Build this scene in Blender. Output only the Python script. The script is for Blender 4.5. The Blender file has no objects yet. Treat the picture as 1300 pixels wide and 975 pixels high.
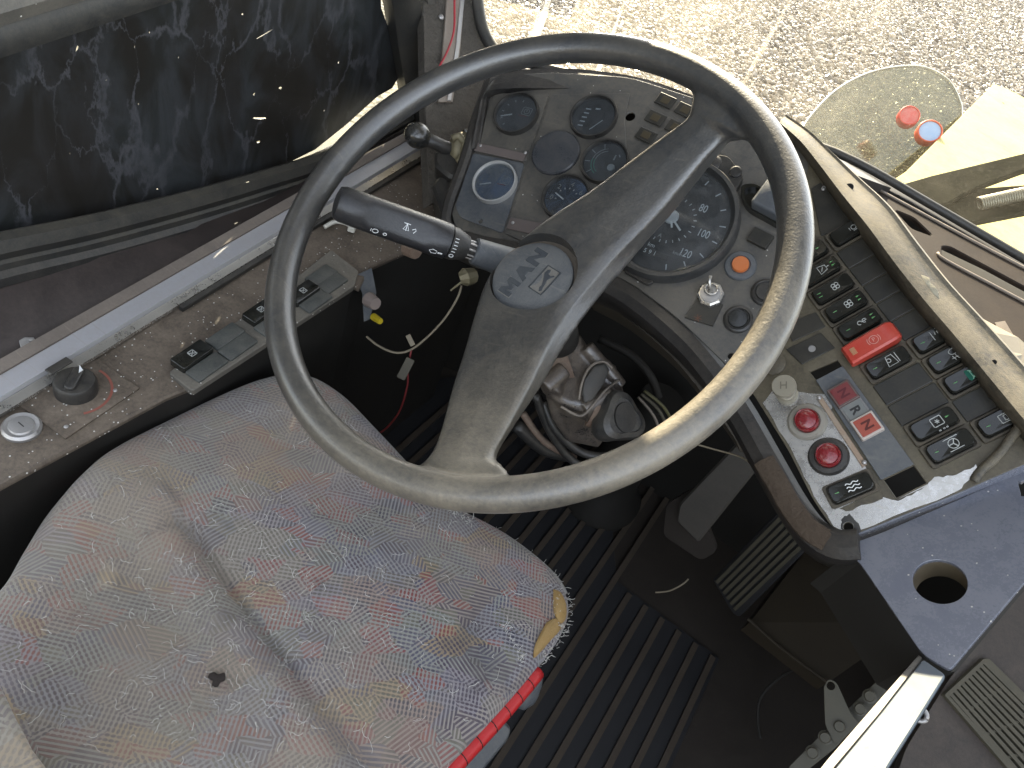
import bpy, bmesh, math, random
from mathutils import Vector as V, Matrix, noise
from mathutils.geometry import tessellate_polygon
random.seed(7)
R_ = math.radians
S = bpy.context.scene
COL = S.collection
# ------------------------------------------------------------------ camera
F = 960.0
CAM = V((0, 0, 1.15))
RX = V((0.80001833, 0.51995044, 0.29936969))      # columns: camera x, y(down), z(forward) in the world
RY = V((0.57072332, -0.50560698, -0.64702123))
RZ = V((-0.18505557, 0.6884861, -0.7012427))
cd = bpy.data.cameras.new('camera'); cam = bpy.data.objects.new('camera', cd); COL.objects.link(cam)
cam.matrix_world = Matrix(((RX[0], -RY[0], -RZ[0], CAM[0]), (RX[1], -RY[1], -RZ[1], CAM[1]), (RX[2], -RY[2], -RZ[2], CAM[2]), (0, 0, 0, 1)))
cd.sensor_width = 36; cd.lens = 36 * F / 1300; cd.clip_start = 0.02; cd.clip_end = 500
S.camera = cam
# ------------------------------------------------------------------ light
SUN_AZ, SUN_EL = R_(-34), R_(21)                   # azimuth from +Y towards +X
w = bpy.data.worlds.new('World'); S.world = w; w.use_nodes = True
nt = w.node_tree; nt.nodes.clear()
sky = nt.nodes.new('ShaderNodeTexSky'); sky.sky_type = 'NISHITA'; sky.sun_disc = False
sky.sun_elevation = SUN_EL; sky.sun_rotation = SUN_AZ
bg = nt.nodes.new('ShaderNodeBackground'); bg.inputs[1].default_value = 0.15
wo = nt.nodes.new('ShaderNodeOutputWorld')
hs = nt.nodes.new('ShaderNodeHueSaturation'); hs.inputs['Saturation'].default_value = .38; nt.links.new(sky.outputs[0], hs.inputs['Color']); nt.links.new(hs.outputs[0], bg.inputs[0]); nt.links.new(bg.outputs[0], wo.inputs[0])
sl = bpy.data.lights.new('sun', 'SUN'); sl.energy = 4.0; sl.angle = R_(0.5); sl.color = (1, .85, .60)
sun = bpy.data.objects.new('sun', sl); COL.objects.link(sun)
sd = V((math.sin(SUN_AZ) * math.cos(SUN_EL), math.cos(SUN_AZ) * math.cos(SUN_EL), math.sin(SUN_EL)))
sun.rotation_euler = sd.to_track_quat('Z', 'Y').to_euler()
S.view_settings.view_transform = 'Standard'; S.view_settings.look = 'None'; S.view_settings.gamma = 1
S.view_settings.exposure = 2.5
S.cycles.max_bounces = 6; S.cycles.transparent_max_bounces = 12; S.cycles.use_denoising = True
S.cycles.caustics_reflective = False; S.cycles.caustics_refractive = False
# ------------------------------------------------------------------ picture point -> place
def ray(px, py): return (RX * (px - 650) + RY * (py - 487.5) + RZ * F) / F
def atz(px, py, z): return CAM + ray(px, py) * z
def atp(px, py, o, n):
    r = ray(px, py); return CAM + r * ((o - CAM).dot(n) / r.dot(n))
def atZ(px, py, z):
    r = ray(px, py); return CAM + r * ((z - CAM.z) / r.z)
def atX(px, py, x):
    r = ray(px, py); return CAM + r * ((x - CAM.x) / r.x)
def atY(px, py, y):
    r = ray(px, py); return CAM + r * ((y - CAM.y) / r.y)
def frame(o, u, v=None, n=None):
    u = u.normalized()
    if n is None: n = u.cross(v)
    n = n.normalized(); u = (u - n * u.dot(n)).normalized(); v = n.cross(u)
    return Matrix(((u.x, v.x, n.x, o.x), (u.y, v.y, n.y, o.y), (u.z, v.z, n.z, o.z), (0, 0, 0, 1)))
class Plane:
    """a real flat panel: local x,y on it, z out of it"""
    def __init__(s, M): s.M = M; s.I = M.inverted(); s.o = M.translation.copy(); s.n = M.col[2].xyz
    def l(s, px, py, h=0.0):
        p = s.I @ atp(px, py, s.o + s.n * h, s.n); return (p.x, p.y)
    def L(s, pts, h=0.0): return [s.l(a, b, h) for a, b in pts]
    def at(s, px, py, h=0.0, ang=0.0, to=None):
        x, y = s.l(px, py, h)
        if to: q = s.l(to[0], to[1], h); ang = math.atan2(q[1] - y, q[0] - x)
        return s.M @ Matrix.Translation((x, y, h)) @ Matrix.Rotation(ang, 4, 'Z')
def plane3(a, b, c, u0, u1):
    """plane through three (px,py,depth); x axis along picture points u0 -> u1; faces the camera"""
    A, B, C_ = atz(*a), atz(*b), atz(*c)
    n = (B - A).cross(C_ - A).normalized()
    if n.dot(CAM - A) < 0: n = -n
    p0, p1 = atp(*u0, A, n), atp(*u1, A, n)
    return Plane(frame(A, p1 - p0, n=n))
# ------------------------------------------------------------------ materials
MATS = {}
def nodes_of(m):
    m.use_nodes = True; t = m.node_tree; return t, t.nodes['Principled BSDF']
def N(t, typ, **k):
    n = t.nodes.new('ShaderNode' + typ)
    for a, b in k.items():
        if a in n.inputs: n.inputs[a].default_value = b
        else: setattr(n, a, b)
    return n
def ramp(t, src, a, b, c0=(0, 0, 0, 1), c1=(1, 1, 1, 1)):
    r = N(t, 'ValToRGB'); r.color_ramp.elements[0].position = a; r.color_ramp.elements[1].position = b
    r.color_ramp.elements[0].color = c0; r.color_ramp.elements[1].color = c1
    t.links.new(src, r.inputs[0]); return r.outputs[0]
def mix(t, f, a, b, kind='MIX'):
    m = N(t, 'MixRGB', blend_type=kind)
    for i, x in enumerate((f, a, b)):
        if hasattr(x, 'links') or hasattr(x, 'is_linked'): t.links.new(x, m.inputs[i])
        elif i == 0: m.inputs[0].default_value = x
        else: m.inputs[i].default_value = (*x, 1) if len(x) == 3 else x
    return m.outputs[0]
def math_(t, op, a, b=None, c=None):
    m = N(t, 'Math', operation=op)
    for i, x in enumerate((a, b, c)):
        if x is None: continue
        if hasattr(x, 'is_linked'): t.links.new(x, m.inputs[i])
        else: m.inputs[i].default_value = x
    return m.outputs[0]
def dusty(name, base, rough=.45, dust=.35, dcol=(.30, .26, .20), up=.25, metal=0.0, bump=.15, bscale=900, scale=22, scratch=0.0, dots=0.0, coat=0.0, spec=.5, base2=None, bdist=.0006, lean=None):
    """worn surface: base colour, patchy dust that lies thicker on faces turned up, fine grain, wipe marks"""
    if name in MATS: return MATS[name]
    m = bpy.data.materials.new(name); MATS[name] = m; t, p = nodes_of(m)
    geo = N(t, 'NewGeometry'); pos = geo.outputs['Position']
    n1 = N(t, 'TexNoise', Scale=scale, Detail=9.0, Roughness=.68, Distortion=.6); t.links.new(pos, n1.inputs['Vector'])
    n2 = N(t, 'TexNoise', Scale=scale * 14, Detail=5.0, Roughness=.75); t.links.new(pos, n2.inputs['Vector'])
    col = base
    if base2:
        n4 = N(t, 'TexNoise', Scale=scale * .7, Detail=4.0); t.links.new(pos, n4.inputs['Vector'])
        col = mix(t, ramp(t, n4.outputs[0], .4, .62), base, base2)
    a = ramp(t, n1.outputs[0], .36, .70)
    b = ramp(t, n2.outputs[0], .35, .75)
    ab = mix(t, .45, a, b)
    sx = N(t, 'SeparateXYZ'); t.links.new(geo.outputs['Normal'], sx.inputs[0])
    upf = math_(t, 'MULTIPLY', math_(t, 'MAXIMUM', sx.outputs[2], 0.0), up)
    f = math_(t, 'MULTIPLY', ab, math_(t, 'ADD', dust, upf))
    f = math_(t, 'ADD', f, math_(t, 'MULTIPLY', upf, .35))
    if scratch > 0:
        mp = N(t, 'Mapping'); mp.inputs['Rotation'].default_value = (.5, .9, .7); mp.inputs['Scale'].default_value = (18, 400, 60); t.links.new(pos, mp.inputs[0])
        n3 = N(t, 'TexNoise', Scale=1.0, Detail=3.0); t.links.new(mp.outputs[0], n3.inputs['Vector'])
        f = math_(t, 'ADD', f, math_(t, 'MULTIPLY', ramp(t, n3.outputs[0], .62, .74), scratch))
    if dots > 0:
        vo = N(t, 'TexVoronoi', Scale=380.0); t.links.new(pos, vo.inputs['Vector'])
        sp = N(t, 'SeparateColor'); t.links.new(vo.outputs['Color'], sp.inputs[0])
        d = math_(t, 'MULTIPLY', math_(t, 'LESS_THAN', vo.outputs['Distance'], .3), math_(t, 'GREATER_THAN', sp.outputs[0], 1 - dots))
        f = math_(t, 'ADD', f, math_(t, 'MULTIPLY', d, 1.2))
        dc = mix(t, d, dcol, (.7, .68, .62))
    else: dc = dcol
    if lean:      # dust colour added towards one side, dirt and sunlit tone together: direction, offset, start, end, amount
        dt = N(t, 'VectorMath', operation='DOT_PRODUCT'); t.links.new(pos, dt.inputs[0]); dt.inputs[1].default_value = lean[0]
        lm_ = N(t, 'MapRange', interpolation_type='SMOOTHSTEP'); lm_.inputs['From Min'].default_value = lean[2]; lm_.inputs['From Max'].default_value = lean[3]
        t.links.new(math_(t, 'ADD', dt.outputs['Value'], lean[1]), lm_.inputs['Value'])
        f = math_(t, 'ADD', f, math_(t, 'MULTIPLY', math_(t, 'MULTIPLY', lm_.outputs[0], lean[4]), math_(t, 'ADD', math_(t, 'MULTIPLY', ab, .9), .35)))
    f = math_(t, 'MINIMUM', f, 1.0)
    c = mix(t, f, col, dc)
    t.links.new(c, p.inputs['Base Color'])
    ro = math_(t, 'ADD', rough, math_(t, 'MULTIPLY', f, .9 - rough)); t.links.new(ro, p.inputs['Roughness'])
    if metal: t.links.new(math_(t, 'MULTIPLY', math_(t, 'SUBTRACT', 1.0, f), metal), p.inputs['Metallic'])
    p.inputs['Specular IOR Level'].default_value = spec
    if coat: p.inputs['Coat Weight'].default_value = coat; p.inputs['Coat Roughness'].default_value = .12 if name != 'wheel_rubber' else .3
    nb = N(t, 'TexNoise', Scale=bscale, Detail=3.0); t.links.new(pos, nb.inputs['Vector'])
    h = math_(t, 'ADD', nb.outputs[0], math_(t, 'MULTIPLY', f, .5))
    bp = N(t, 'Bump', Strength=min(bump, 1), Distance=bdist * max(bump, 1)); t.links.new(h, bp.inputs['Height']); t.links.new(bp.outputs[0], p.inputs['Normal'])
    return m
def plain(name, base, rough=.5, metal=0.0, emit=None, trans=0.0, coat=0.0):
    if name in MATS: return MATS[name]
    m = bpy.data.materials.new(name); MATS[name] = m; t, p = nodes_of(m)
    p.inputs['Base Color'].default_value = (*base, 1); p.inputs['Roughness'].default_value = rough; p.inputs['Metallic'].default_value = metal
    p.inputs['Transmission Weight'].default_value = trans; p.inputs['Coat Weight'].default_value = coat
    return m
def clear(name, tint=(.9, .93, .95), dust=.12, refl=.06, dcol=(.6, .57, .5), scale=60, streak=False, transl=False, specks=0.0, hi=.72):
    """dirty glass: clear, a little mirror, patchy dust film"""
    m = bpy.data.materials.new(name); MATS[name] = m; m.use_nodes = True; t = m.node_tree; t.nodes.clear()
    geo = N(t, 'NewGeometry'); pos = geo.outputs['Position']
    n1 = N(t, 'TexNoise', Scale=scale, Detail=8.0, Roughness=.7)
    t.links.new(pos, n1.inputs['Vector'])
    f = ramp(t, n1.outputs[0], .35, hi)
    f = math_(t, 'MULTIPLY', math_(t, 'ADD', f, .25), dust)
    if streak:
        mp = N(t, 'Mapping'); mp.inputs['Scale'].default_value = (55, 1.5, 2.2); mp.inputs['Rotation'].default_value = (0, .06, 0); t.links.new(pos, mp.inputs[0])
        n2 = N(t, 'TexNoise', Scale=1.0, Detail=2.0); t.links.new(mp.outputs[0], n2.inputs['Vector'])
        f = math_(t, 'ADD', f, math_(t, 'MULTIPLY', ramp(t, n2.outputs[0], .66, .74), .42))
    if specks > 0:
        n3 = N(t, 'TexNoise', Scale=420.0, Detail=2.0); t.links.new(pos, n3.inputs['Vector'])
        f = math_(t, 'ADD', f, math_(t, 'MULTIPLY', ramp(t, n3.outputs[0], .56, .64), specks))
    if streak:      # dust film thickened towards the left to paint in the backlit haze
        sx = N(t, 'SeparateXYZ'); t.links.new(pos, sx.inputs[0]); mr = N(t, 'MapRange'); t.links.new(sx.outputs[0], mr.inputs['Value'])
        for a, b in (('From Min', -.50), ('From Max', .10), ('To Min', 1.7), ('To Max', .28)): mr.inputs[a].default_value = b
        f = math_(t, 'MULTIPLY', f, mr.outputs[0])
    f = math_(t, 'MINIMUM', f, .95)
    tr = N(t, 'BsdfTransparent'); tr.inputs[0].default_value = (*tint, 1)
    gl = N(t, 'BsdfGlossy'); gl.inputs['Roughness'].default_value = .06
    fr = N(t, 'Fresnel', IOR=1.45)
    m1 = N(t, 'MixShader'); t.links.new(math_(t, 'MULTIPLY', fr.outputs[0], refl * 10), m1.inputs[0]); t.links.new(tr.outputs[0], m1.inputs[1]); t.links.new(gl.outputs[0], m1.inputs[2])
    di = N(t, 'BsdfDiffuse'); di.inputs[0].default_value = (*dcol, 1); ds = di.outputs[0]
    if transl:
        tl = N(t, 'BsdfTranslucent'); tl.inputs[0].default_value = (*dcol, 1)
        mm = N(t, 'MixShader'); mm.inputs[0].default_value = .6; t.links.new(ds, mm.inputs[1]); t.links.new(tl.outputs[0], mm.inputs[2]); ds = mm.outputs[0]
    m2 = N(t, 'MixShader'); t.links.new(f, m2.inputs[0]); t.links.new(m1.outputs[0], m2.inputs[1]); t.links.new(ds, m2.inputs[2])
    o = N(t, 'OutputMaterial'); t.links.new(m2.outputs[0], o.inputs[0])
    return m
# ------------------------------------------------------------------ objects
W = {}
def link(o, M, parent):
    COL.objects.link(o); W[o.name] = M
    if parent is not None:
        o.parent = parent; o.matrix_basis = W[parent.name].inverted() @ M
    else: o.matrix_basis = M
    return o
def thing(name, label, cat, M=None, group=None, at=None):
    o = bpy.data.objects.new(name, None); o.empty_display_size = .02
    link(o, M if M is not None else Matrix.Translation(at if at else (0, 0, 0)), None)
    return tag(o, label, cat, group)
def tag(o, label=None, cat=None, group=None, kind=None):
    for k, v in (('label', label), ('category', cat), ('group', group), ('kind', kind)):
        if v: o[k] = v
    return o
def mk(name, vs, fs, m, parent=None, M=None, smooth=False, label=None):
    """vs are given in the space M (world when None)"""
    me = bpy.data.meshes.new(name); me.from_pydata([tuple(v) for v in vs], [], fs); me.validate()
    bm = bmesh.new(); bm.from_mesh(me); bmesh.ops.recalc_face_normals(bm, faces=bm.faces); bm.to_mesh(me); bm.free()
    if smooth is True:
        for p in me.polygons: p.use_smooth = True
    elif smooth:
        for p in me.polygons: p.use_smooth = True
        me.set_sharp_from_angle(angle=R_(smooth))
    if m is not None: me.materials.append(m)
    o = bpy.data.objects.new(name, me)
    if M is None and parent is None:                       # pivot at the mesh centre
        c = sum((V(v) for v in vs), V()) / max(1, len(vs)); me.transform(Matrix.Translation(-c)); M = Matrix.Translation(c)
    elif M is None:
        M = W[parent.name]; me.transform(M.inverted())
    if label: o['label'] = label
    return link(o, M, parent)
def dup(o, M, parent, name=None):
    c = o.copy(); c.name = name or o.name.split('.')[0]; COL.objects.link(c); W[c.name] = M
    c.parent = parent; c.matrix_basis = (W[parent.name].inverted() if parent else Matrix()) @ M
    for ch in list(o.children):
        dup(ch, M @ (W[o.name].inverted() @ W[ch.name]), c)
    return c
class MB:
    def __init__(s): s.v = []; s.f = []
    def add(s, vs, fs): k = len(s.v); s.v += [V(v) for v in vs]; s.f += [tuple(i + k for i in f) for f in fs]; return s
    def loft(s, rings, closed=True, cap=(True, True)):
        n = len(rings[0]); vs = [p for r in rings for p in r]; fs = []
        for i in range(len(rings) - 1):
            for j in range(n if closed else n - 1):
                a = i * n + j; b = i * n + (j + 1) % n; fs.append((a, b, b + n, a + n))
        if cap[0]: fs.append(tuple(range(n))[::-1])
        if cap[1]: fs.append(tuple(range((len(rings) - 1) * n, len(rings) * n)))
        return s.add(vs, fs)
    def rbox(s, w, l, h, r=.002, z=0.0, top=.0008, c=(0, 0), ang=0.0, n=4):
        """rounded box w (x) by l (y), height h, with a bevelled top"""
        def ring(i, zz): return [V((*rot2((x + 0, y + 0), ang, c), zz)) for x, y in rrect(w - 2 * i, l - 2 * i, max(r - i, .0002), n)]
        return s.loft([ring(0, z), ring(0, z + h - top), ring(top * .35, z + h - top * .35), ring(top, z + h)])
    def tube(s, pts, r, n=10, caps=True):
        pts = [V(p) for p in pts]; rr = r if isinstance(r, (list, tuple)) else [r] * len(pts); rings = []
        up = None
        for i, p in enumerate(pts):
            d = (pts[min(i + 1, len(pts) - 1)] - pts[max(i - 1, 0)]).normalized()
            if up is None: up = d.orthogonal().normalized()
            up = (up - d * up.dot(d)).normalized(); b = d.cross(up)
            rings.append([p + (up * math.cos(a) + b * math.sin(a)) * rr[i] for a in (2 * math.pi * k / n for k in range(n))])
        return s.loft(rings, cap=(caps, caps))
    def lathe(s, prof, n=40, M=None, sy=1.0):
        M = M or Matrix(); rings = [[M @ V((r * math.cos(2 * math.pi * k / n), sy * r * math.sin(2 * math.pi * k / n), z)) for k in range(n)] for r, z in prof]
        return s.loft(rings)
    def stroke(s, pts, wd, z=0.0, h=.0003, closed=False):
        """a flat printed or raised line on the local xy plane"""
        p = [V((a, b)) for a, b in pts]; n = len(p); L_ = []; R2 = []
        for i in range(n):
            if closed: d = (p[(i + 1) % n] - p[i - 1])
            else: d = (p[min(i + 1, n - 1)] - p[max(i - 1, 0)])
            if d.length < 1e-9: d = V((1, 0))
            d.normalize(); q = V((-d.y, d.x)) * wd * .5; L_.append(p[i] + q); R2.append(p[i] - q)
        rings = [[V((*L_[i], z)), V((*R2[i], z)), V((*R2[i], z + h)), V((*L_[i], z + h))] for i in range(n)]
        if closed: rings.append([v.copy() for v in rings[0]])
        return s.loft(rings, cap=(not closed, not closed))
    def xf(s, M): s.v = [M @ v for v in s.v]; return s
    def build(s, name, m, parent=None, M=None, smooth=False, label=None): return mk(name, s.v, s.f, m, parent, M, smooth, label)
def rot2(p, a, c=(0, 0)): return (c[0] + p[0] * math.cos(a) - p[1] * math.sin(a), c[1] + p[0] * math.sin(a) + p[1] * math.cos(a))
def rrect(w, l, r, n=4):
    o = []
    for cx, cy, a0 in ((w / 2 - r, l / 2 - r, 0), (-w / 2 + r, l / 2 - r, 90), (-w / 2 + r, -l / 2 + r, 180), (w / 2 - r, -l / 2 + r, 270)):
        for k in range(n + 1):
            a = R_(a0 + 90 * k / n); o.append((cx + r * math.cos(a), cy + r * math.sin(a)))
    return o
def circ(cx, cy, r, n=28, ry=None): return [(cx + r * math.cos(2 * math.pi * k / n), cy + (ry or r) * math.sin(2 * math.pi * k / n)) for k in range(n)]
def rpoly(pts, r, n=5):
    """round the corners of a polygon"""
    o = []; m = len(pts); rs = r if isinstance(r, (list, tuple)) else [r] * m
    for i in range(m):
        p, a, b = V(pts[i]), V(pts[i - 1]), V(pts[(i + 1) % m]); da, db = (a - p), (b - p)
        d = min(rs[i], da.length * .45, db.length * .45)
        if d < 1e-6: o.append(tuple(p)); continue
        A, B = p + da.normalized() * d, p + db.normalized() * d
        for k in range(n + 1):
            u = k / n; o.append(tuple(A * (1 - u) ** 2 + p * 2 * u * (1 - u) + B * u * u))
    return o
def smooth_path(pts, k=6):
    """Catmull-Rom through the points"""
    P = [V(p) for p in pts]; o = []
    for i in range(len(P) - 1):
        a, b, c, d = P[max(i - 1, 0)], P[i], P[i + 1], P[min(i + 2, len(P) - 1)]
        for j in range(k):
            u = j / k; o.append(.5 * ((2 * b) + (c - a) * u + (2 * a - 5 * b + 4 * c - d) * u * u + (3 * b - a - 3 * c + d) * u ** 3))
    o.append(P[-1]); return o
def plate(name, outl, m, parent=None, M=None, th=.002, z=0.0, holes=(), bev=.0004, label=None, smooth=35):
    """flat sheet with a thickness and real holes; outl and holes in local xy; top face at z"""
    def area(p): return sum(p[i - 1][0] * p[i][1] - p[i][0] * p[i - 1][1] for i in range(len(p)))
    polys = [list(outl) if area(outl) > 0 else list(outl)[::-1]] + [list(h) if area(h) < 0 else list(h)[::-1] for h in holes]
    def inset(p, d):
        o = []; n = len(p)
        for i in range(n):
            e = V(p[(i + 1) % n]) - V(p[i - 1])
            if e.length < 1e-9: o.append(p[i]); continue
            e.normalize(); o.append((p[i][0] - e.y * d, p[i][1] + e.x * d))
        return o
    top = [inset(p, bev) for p in polys]
    tr = tessellate_polygon([[V((x, y, 0)) for x, y in p] for p in top]); flat = sum(top, []); n = len(flat)
    vs = [V((x, y, z)) for x, y in flat]; mid = sum(polys, [])
    vs += [V((x, y, z - bev)) for x, y in mid] + [V((x, y, z - th)) for x, y in mid]
    fs = [tuple(t) for t in tr] + [tuple(i + 2 * n for i in t)[::-1] for t in tr]; k = 0
    for p in polys:
        q = len(p)
        for i in range(q):
            a, b = k + i, k + (i + 1) % q
            fs += [(a, b, b + n, a + n), (a + n, b + n, b + 2 * n, a + 2 * n)]
        k += q
    return mk(name, vs, fs, m, parent, M, smooth, label)
FONTN = [0]
def text(name, s_, size, m, parent, M, h=.0002, off=0.0, sx=1.0, label=None, z=0.0):
    c = bpy.data.curves.new(name, 'FONT'); c.body = s_; c.size = size; c.extrude = h; c.offset = off; c.align_x = 'CENTER'; c.align_y = 'CENTER'; c.resolution_u = 3
    o = bpy.data.objects.new(name, c); COL.objects.link(o)
    dg = bpy.context.evaluated_depsgraph_get(); me = bpy.data.meshes.new_from_object(o.evaluated_get(dg)); bpy.data.objects.remove(o)
    me.transform(Matrix.Diagonal((sx, 1, 1, 1))); me.transform(Matrix.Translation((0, 0, z + h)))
    me.materials.clear(); me.materials.append(m)
    o = bpy.data.objects.new(name, me)
    if label: o['label'] = label
    return link(o, M, parent)
def baked(o, mods):
    """apply modifiers and keep the resulting mesh"""
    for kind, kw in mods:
        md = o.modifiers.new(kind, kind)
        for k, v in kw.items(): setattr(md, k, v)
    dg = bpy.context.evaluated_depsgraph_get(); dg.update()
    me = bpy.data.meshes.new_from_object(o.evaluated_get(dg)); o.modifiers.clear()
    old = o.data; o.data = me; bpy.data.meshes.remove(old); return o
# ------------------------------------------------------------------ palette
M_rub = dusty('wheel_rubber', (.024, .027, .031), .27, .16, (.40, .34, .24), .12, bump=.5, bscale=500, scale=16, scratch=.08, coat=.6, spec=1.0, lean=((.8, -.9, 0), .637, .04, .26, .42))  # lean: heavier tan dust right and bottom, sunlit tone painted in with it
M_panel = dusty('panel_metal', (.042, .044, .044), .30, .60, (.20, .17, .125), .2, bump=.25, scale=17, scratch=.16, dots=.01, spec=.9)
M_panel2 = dusty('panel_plate', (.065, .076, .092), .30, .45, (.24, .23, .2), .15, bump=.2, scale=20, scratch=.28)
M_black = dusty('black_plastic', (.016, .017, .018), .3, .25, (.18, .155, .12), .18, bump=.2, scale=30)
M_gloss = dusty('glossy_black', (.008, .009, .008), .10, .08, (.16, .14, .10), .04, bump=.05, scale=40, coat=.3)
M_blank = dusty('blank_cover', (.018, .018, .016), .35, .28, (.13, .11, .075), .08, bump=.2, scale=45)
M_khaki = dusty('dusty_pad', (.035, .032, .026), .42, .85, (.26, .22, .15), .16, bump=.6, scale=19, scratch=.35)
M_cons = dusty('console_top', (.050, .038, .028), .5, .6, (.27, .215, .16), .32, bump=.35, scale=20, dots=.07)
M_brown = dusty('brown_trim', (.028, .023, .020), .45, .3, (.15, .12, .095), .3, bump=.4, scale=18)
M_dark = dusty('dark_shell', (.010, .009, .007), .7, .2, (.04, .032, .022), .12, bump=.2, scale=14)
M_floor = dusty('floor_lining', (.018, .013, .009), .7, .3, (.05, .04, .03), .3, bump=.4, scale=14)
M_rib = dusty('mat_rib', (.045, .034, .024), .7, .5, (.085, .065, .045), .3, bump=.4, scale=30)
M_mat = dusty('mat_groove', (.012, .012, .013), .6, .3, (.03, .03, .032), .15, bump=.3, scale=25)
M_alu = dusty('aluminium', (.48, .47, .46), .30, .25, (.33, .28, .22), .2, metal=.8, bump=.1, scale=30, scratch=.25)
M_chrome = dusty('worn_chrome', (.62, .6, .56), .16, .30, (.36, .31, .22), .15, metal=1.0, bump=.1, scale=30)
M_white = plain('white_print', (.85, .86, .84), .6)
M_dimw = plain('faded_print', (.48, .49, .46), .6)
M_green = plain('green_lens', (.10, .30, .09), .3)
M_red = dusty('red_plastic', (.50, .035, .02), .28, .2, (.5, .25, .17), .1, bump=.08, scale=50, coat=.3)
M_seal = dusty('rubber_seal', (.020, .021, .022), .4, .3, (.16, .14, .10), .25, bump=.2, scale=25)

# ================================================================== the wheel
WC = V((-.1953, .5341, .7578)); WN = V((-.355, -.6488, 1)).normalized(); WR, WT = .235, .0146
best = min((i * .001 for i in range(0, 120)), key=lambda t: (lambda q: (650 + F * q.dot(RX) / q.dot(RZ) - 688) ** 2 + (487.5 + F * q.dot(RY) / q.dot(RZ) - 347) ** 2)(WC - WN * t - CAM))
DISH = best
print('dish', DISH)
wheel = thing('steering_wheel', 'large black two-spoke steering wheel covered in tan dust, lettered round badge at its centre', 'steering wheel', frame(WC, V((1, 0, 0)), n=WN))
mb = MB()
a_, b_ = W[wheel.name].col[0].xyz, W[wheel.name].col[1].xyz
rings = []
for k in range(160):
    th = 2 * math.pi * k / 160; d = a_ * math.cos(th) + b_ * math.sin(th)
    rings.append([WC + d * (WR + WT * math.cos(q)) + WN * WT * math.sin(q) for q in (2 * math.pi * j / 18 for j in range(18))])
rings.append([v.copy() for v in rings[0]]); mb.loft(rings, cap=(False, False))
st = [((512, 608), (655, 612), (655, 612), 0), ((530, 590), (640, 592), (640, 592), .05), ((546, 572), (626, 578), (631, 578), .16), ((557, 545), (645, 540), (655, 538), .35), ((572, 489), (674, 483), (688, 490), .66),
      ((588, 440), (692, 440), (715, 443), .85), ((600, 397), (714, 400), (742, 404), .96), ((614, 356), (740, 368), (770, 368), 1), ((637, 322), (768, 335), (800, 334), 1),
      ((690, 277), (800, 305), (828, 300), .97), ((751, 237), (835, 270), (852, 274), .85), ((800, 200), (868, 232), (880, 238), .62), ((846, 166), (900, 195), (908, 203), .34),
      ((870, 148), (925, 174), (930, 178), .16), ((877, 130), (950, 178), (950, 178), .04), ((880, 100), (975, 170), (975, 170), 0)]
rings = []
def pl(P, t): return atp(P[0], P[1], WC - WN * t, WN)
for Lp, Rp, Bp, k in st:
    t = DISH * k - .004 * k
    l, r = pl(Lp, t), pl(Rp, t); b = pl(Bp, t + .022 if k > .1 else t + .004); c = (l + r) / 2
    e = (r - l)
    rings.append([l - WN * .022, l - WN * .006, l + e * .03 - WN * .001, l + e * .12 + WN * .001, c + WN * .003, r - e * .10 + WN * .001, r - WN * .0015, r * .5 + b * .5 - WN * .001, b, b - e * .1 - WN * .006, c - WN * .024])
sm = []
for i in range(len(rings) - 1):
    for j in range(4):
        u = j / 4; a, b, c, d = rings[max(i - 1, 0)], rings[i], rings[i + 1], rings[min(i + 2, len(rings) - 1)]
        sm.append([.5 * ((2 * q) + (r - p) * u + (2 * p - 5 * q + 4 * r - s) * u * u + (3 * q - p - 3 * r + s) * u ** 3) for p, q, r, s in zip(a, b, c, d)])
sm.append(rings[-1]); mb.loft(sm)
HUB = WC - WN * DISH
hubR = .0405
bx_ = (pl((705, 320), DISH) - pl((652, 378), DISH)).normalized()       # lettering runs this way
BM = frame(HUB, bx_, n=WN)
body = mb.build('rim', M_rub, wheel)
baked(body, [('REMESH', dict(mode='VOXEL', voxel_size=.0022, use_smooth_shade=True)), ('SMOOTH', dict(factor=.5, iterations=7))])
tmp = MB().lathe([(hubR + .0035, -.012), (hubR + .0035, .03)], 48, BM @ Matrix.Translation((.0035, .0005, 0))).build('cutter', M_rub)
baked(body, [('BOOLEAN', dict(object=tmp, operation='DIFFERENCE', solver='EXACT'))]); bpy.data.objects.remove(tmp)
for p in body.data.polygons: p.use_smooth = True
body.data.set_sharp_from_angle(angle=R_(50))
M_foam = dusty('torn_foam', (.13, .105, .08), .9, .6, (.25, .21, .16), .3, bump=1.0, bscale=300, scale=60)
MB().lathe([(hubR + .0045, -.016), (hubR + .0045, -.008), (hubR - .004, -.006)], 48, BM @ Matrix.Translation((.0035, .0005, 0))).build('torn_padding', M_foam, wheel)
M_badge = dusty('badge', (.085, .092, .10), .4, .4, (.26, .25, .22), .2, bump=.4, scale=40, scratch=.3)
badge = MB().lathe([(hubR - .001, -.008), (hubR, -.002), (hubR - .0004, .0002), (hubR - .003, .0016), (hubR * .5, .0022), (0.0005, .0024)], 56).build('badge', M_badge, wheel, BM @ Matrix.Translation((0, 0, -.001)), smooth=40)
M_emb = dusty('badge_relief', (.05, .056, .064), .4, .2, (.2, .2, .18), .1, bump=.1)
M_embd = dusty('badge_recess', (.17, .16, .14), .8, .6, (.3, .28, .24), .1, bump=.2)
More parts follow.
